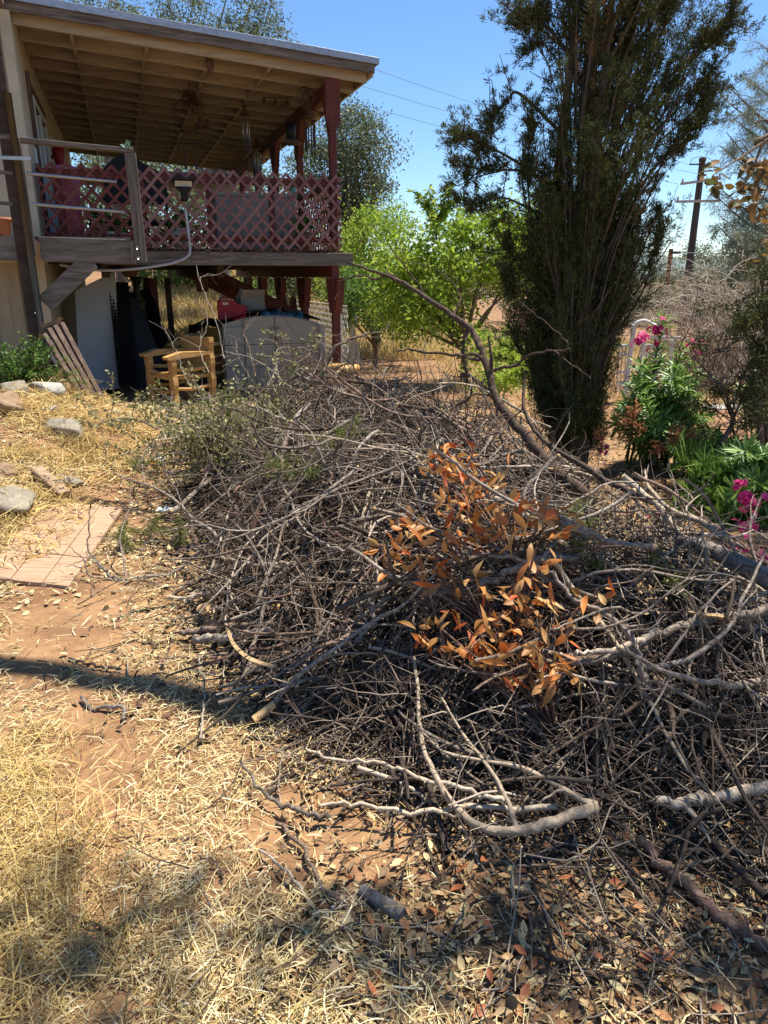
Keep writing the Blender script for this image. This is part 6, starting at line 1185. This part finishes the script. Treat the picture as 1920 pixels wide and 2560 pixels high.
# -------- leafy brush at the back, on the path side
for i in range(26):
    px, py, Yl = rg.uniform(390, 660), rg.uniform(1010, 1140), rg.uniform(5.0, 6.2); p = at(px, py, Yl); p[2] = max(p[2] - .1, gz(p[0], p[1]) + .05); t = thing('leafy_branch', 'cut leafy branch with small olive leaves beside the pine chairs', 'branch', p, 0, 'cut olive leaved branches at the back of the pile'); g = G(); gl = G()
    d = rg.normal(0, 1, 3); d[2] = abs(d[2]) * .2 + .03; P = walk(1, 14, [[0, 0, 0]], [d], rg.uniform(.45, .85), .10)[0]; g.tubes(P, np.linspace(.008, .003, 14), 6)
    Q = walk(15, 9, P[rg.integers(2, 13, 15)], rg.normal(0, 1, (15, 3)) * [1, 1, .7] + [0, 0, .15], rg.uniform(.2, .5, 15), .14); g.tubes(Q, np.linspace(.0035, .0015, 9), 4)
    m = 300; w_ = Q[rg.integers(0, 15, m), rg.integers(2, 9, m)]; leaves(gl, w_ + rg.normal(0, .010, (m, 3)), rg.normal(0, 1, (m, 3)), rg.uniform(.026, .05, m), rg.uniform(.013, .022, m), .05)
    mk('stem', g, M['bark_grey'], t); mk('foliage', gl, M['olive_leaf'], t, smooth=False)
# -------- dried orange leaves
oc = [(270, 140), (335, 85), (445, 200), (305, 285), (480, 270), (560, 335), (150, 350), (270, 430), (680, 340), (30, 480), (90, 520), (220, 545), (335, 480), (660, 440), (330, 590), (265, 655), (430, 650), (460, 730), (245, 790), (430, 850), (560, 880), (340, 890), (390, 960), (620, 960), (740, 940), (715, 1025), (810, 1080), (480, 800), (600, 700), (950, 670), (455, 905), (550, 960), (170, 830), (560, 620), (660, 560), (740, 380), (380, 330), (700, 980), (640, 1010), (505, 350), (640, 720), (760, 800), (690, 830)]
oc += [(290, 100), (350, 180), (300, 240), (200, 360), (330, 330), (420, 390)]
oc += [(230, 105), (255, 150), (365, 150), (320, 60), (120, 380), (60, 440), (20, 520), (170, 440), (410, 230), (460, 180), (610, 350), (720, 330), (760, 350), (540, 300), (380, 250)]
oc = [(960 + a / 1.728, 1100 + b / 1.728) for a, b in oc]
for bi, (lo, hi, label) in enumerate(((0, 1330, 'branch with curled orange dried leaves on top of the pile'), (1330, 1540, 'branch with drooping orange and tan dried leaves in mid pile'), (1540, 3000, 'branch with dense orange brown dried leaves on the front slope'))):
    cc = [c for c in oc if lo <= c[1] < hi]; W = np.array([onpile(px, py, (.17 if py < 1420 else .11) + .09 * rg.random()) for px, py in cc]); ctr = W.mean(0); root = ctr + [.15, -.1, -.25]; t = thing('dried_leaf_branch', label, 'branch', root); g = G()
    for px_, w_ in zip(cc, W):
        e = w_ - root; P = spline([(0, 0, 0), e * .5 + [0, 0, .0], e + [0, 0, -.02], e], 14); g.tubes(P, np.linspace(.006, .003, 14), 5); gl = G(); m = int(rg.integers(5, 10)); D = rg.normal(0, 1, (m, 3)) + [0, -.15, .25]
        bigleaves(gl, np.repeat(e[None], m, 0) + rg.normal(0, .035, (m, 3)), D, rg.normal(0, 1, (m, 3)), rg.uniform(.045, .085, m), rg.uniform(.018, .033, m), rg.uniform(-1.1, 1.1, m)); mk('leaf_cluster', gl, M['dryleaf'], t)
    mk('stem', g, M['bark_red'], t)
# -------- cut cypress sprigs
def sprig(px, py, lift, label, n=10, s=.16):
    c = onpile(px, py, lift); t = thing('cypress_sprig', label, 'sprig', c, 0, 'green cypress sprigs'); g = G(); gl = G(); P = walk(n, 8, rg.normal(0, .02, (n, 3)), rg.normal(0, 1, (n, 3)) * [1, 1, .5] + [0, 0, .3], s * rg.uniform(.7, 1.3, n), .12); g.tubes(P, np.linspace(.003, .001, 8), 4)
    m = 130 * n; C = P[rg.integers(0, n, m), rg.integers(1, 8, m)] + rg.normal(0, .012, (m, 3)); leaves(gl, C, rg.normal(0, 1, (m, 3)) + [0, 0, .3], rg.uniform(.014, .03, m), rg.uniform(.003, .006, m)); mk('stem', g, M['bark_red'], t); mk('foliage', gl, M['cyp_green'], t, smooth=False)
for (px, py, lb, n, s) in ((310, 1350, 'bright green cypress sprig beside the plywood board', 9, .15), (365, 1335, 'green cypress sprig between the plywood and the dark crooked stick', 9, .15), (450, 1335, 'yellow green cypress sprig beside the dark crooked stick', 9, .15), (340, 1160, 'little green sprig near the orange leaf sprig', 6, .12), (760, 1190, 'green cypress sprig on the pile below the leafy brush', 8, .16), (835, 1110, 'green cypress sprig standing in the pile centre back', 8, .16), (690, 1180, 'yellowish cypress sprig on the path side of the pile crest', 7, .14), (1420, 1370, 'pale green cypress sprig near the short thick limb', 6, .12), (1660, 1450, 'pale green cypress sprig beside the thick grey branch', 6, .12), (1440, 1320, 'faded cypress sprig above the short thick limb', 6, .12)): sprig(px, py, .06, lb, n, s)
for k, (px, py) in enumerate(((1560, 1330), (1600, 1300), (1500, 1260), (1720, 1430), (1760, 1415), (1540, 1290), (1500, 1340), (1620, 1480))):
    c = onpile(px, py, .10); t = thing('dried_seed_spray', 'tan dried seed spray on the pile beside the oleanders', 'seed spray', c, 0, 'tan dried seed sprays on the pile'); gl = G(); m = 60; leaves(gl, rg.normal(0, .030, (m, 3)), rg.normal(0, 1, (m, 3)), rg.uniform(.014, .03, m), .008); mk('seeds', gl, material('tan_seed', [(.30, .19, .085), (.42, .29, .14)], .8, mode='island') if k == 0 else M['tan_seed_'], t, smooth=False)
    if k == 0: M['tan_seed_'] = bpy.data.materials['tan_seed']
# orange sprig on the ground near the leafy brush
c = onpile(372, 1168, .03); t = thing('orange_leaf_sprig', 'small twig with three bright orange round leaves near the path', 'sprig', c); g = G(); g.tubes(spline([(.45, .1, .05), (.2, .05, .06), (0, 0, .02), (-.25, -.15, 0)], 14), np.linspace(.008, .004, 14), 6); mk('stem', g, M['bark_grey'], t)
for d in ((-.02, 0, .03), (.06, -.02, .03), (.04, -.06, -.03)): g = G(); bigleaves(g, np.array([d]), np.array([[.3, -.4, .3]]) + rg.normal(0, .3, (1, 3)), np.array([[0, -.8, .6]]), .08, .065, .1); mk('leaf', g, material('bright_orange_leaf', [(.58, .25, .03), (.66, .36, .07)], .6, transl=.3) if 'bright_orange_leaf' not in bpy.data.materials else bpy.data.materials['bright_orange_leaf'], t)
# -------- fallen leaves, one by one
fl = []
while len(fl) < 150:
    px, py = rg.uniform(860, 1920), rg.uniform(2060, 2560)
    if py > 2420 and px < 1150 and rg.random() < .6: continue
    p = gnd(px, py, 0); fl.append((p[0], p[1], px, py))
base_leaf = []
for k in range(8):
    g = G(); L = 1.0; bigleaves(g, np.array([[-.5, 0, 0.]]), np.array([[1., 0, 0]]), np.array([[0, 0, 1.]]), 1.0, rg.uniform(.36, .6), rg.uniform(-.25, .45)); o = mk('fallen_leaf', g, M['fallen'] if k < 7 else M['chips']); base_leaf.append(o)
names = ['rusty orange fallen leaf in the leaf litter', 'pale tan fallen leaf in the leaf litter']
for i, (x, y, px, py) in enumerate(fl):
    src = base_leaf[i % 8]; o = src if i < 8 else src.copy()
    if i >= 8: COL.objects.link(o)
    s = rg.uniform(.024, .052); o.scale = (s, s, s); o.location = (x, y, float(gz(x, y)) + .016 + .01 * rg.random()); o.rotation_euler = (rg.normal(0, .4), rg.normal(0, .35), rg.uniform(0, 6.28))
    nm = names[0 if (i % 8) < 7 else 1]; tag(o, nm + ' below the brush pile', 'leaf', 'fallen rusty leaves below the pile' if (i % 8) < 7 else 'fallen tan leaves below the pile')
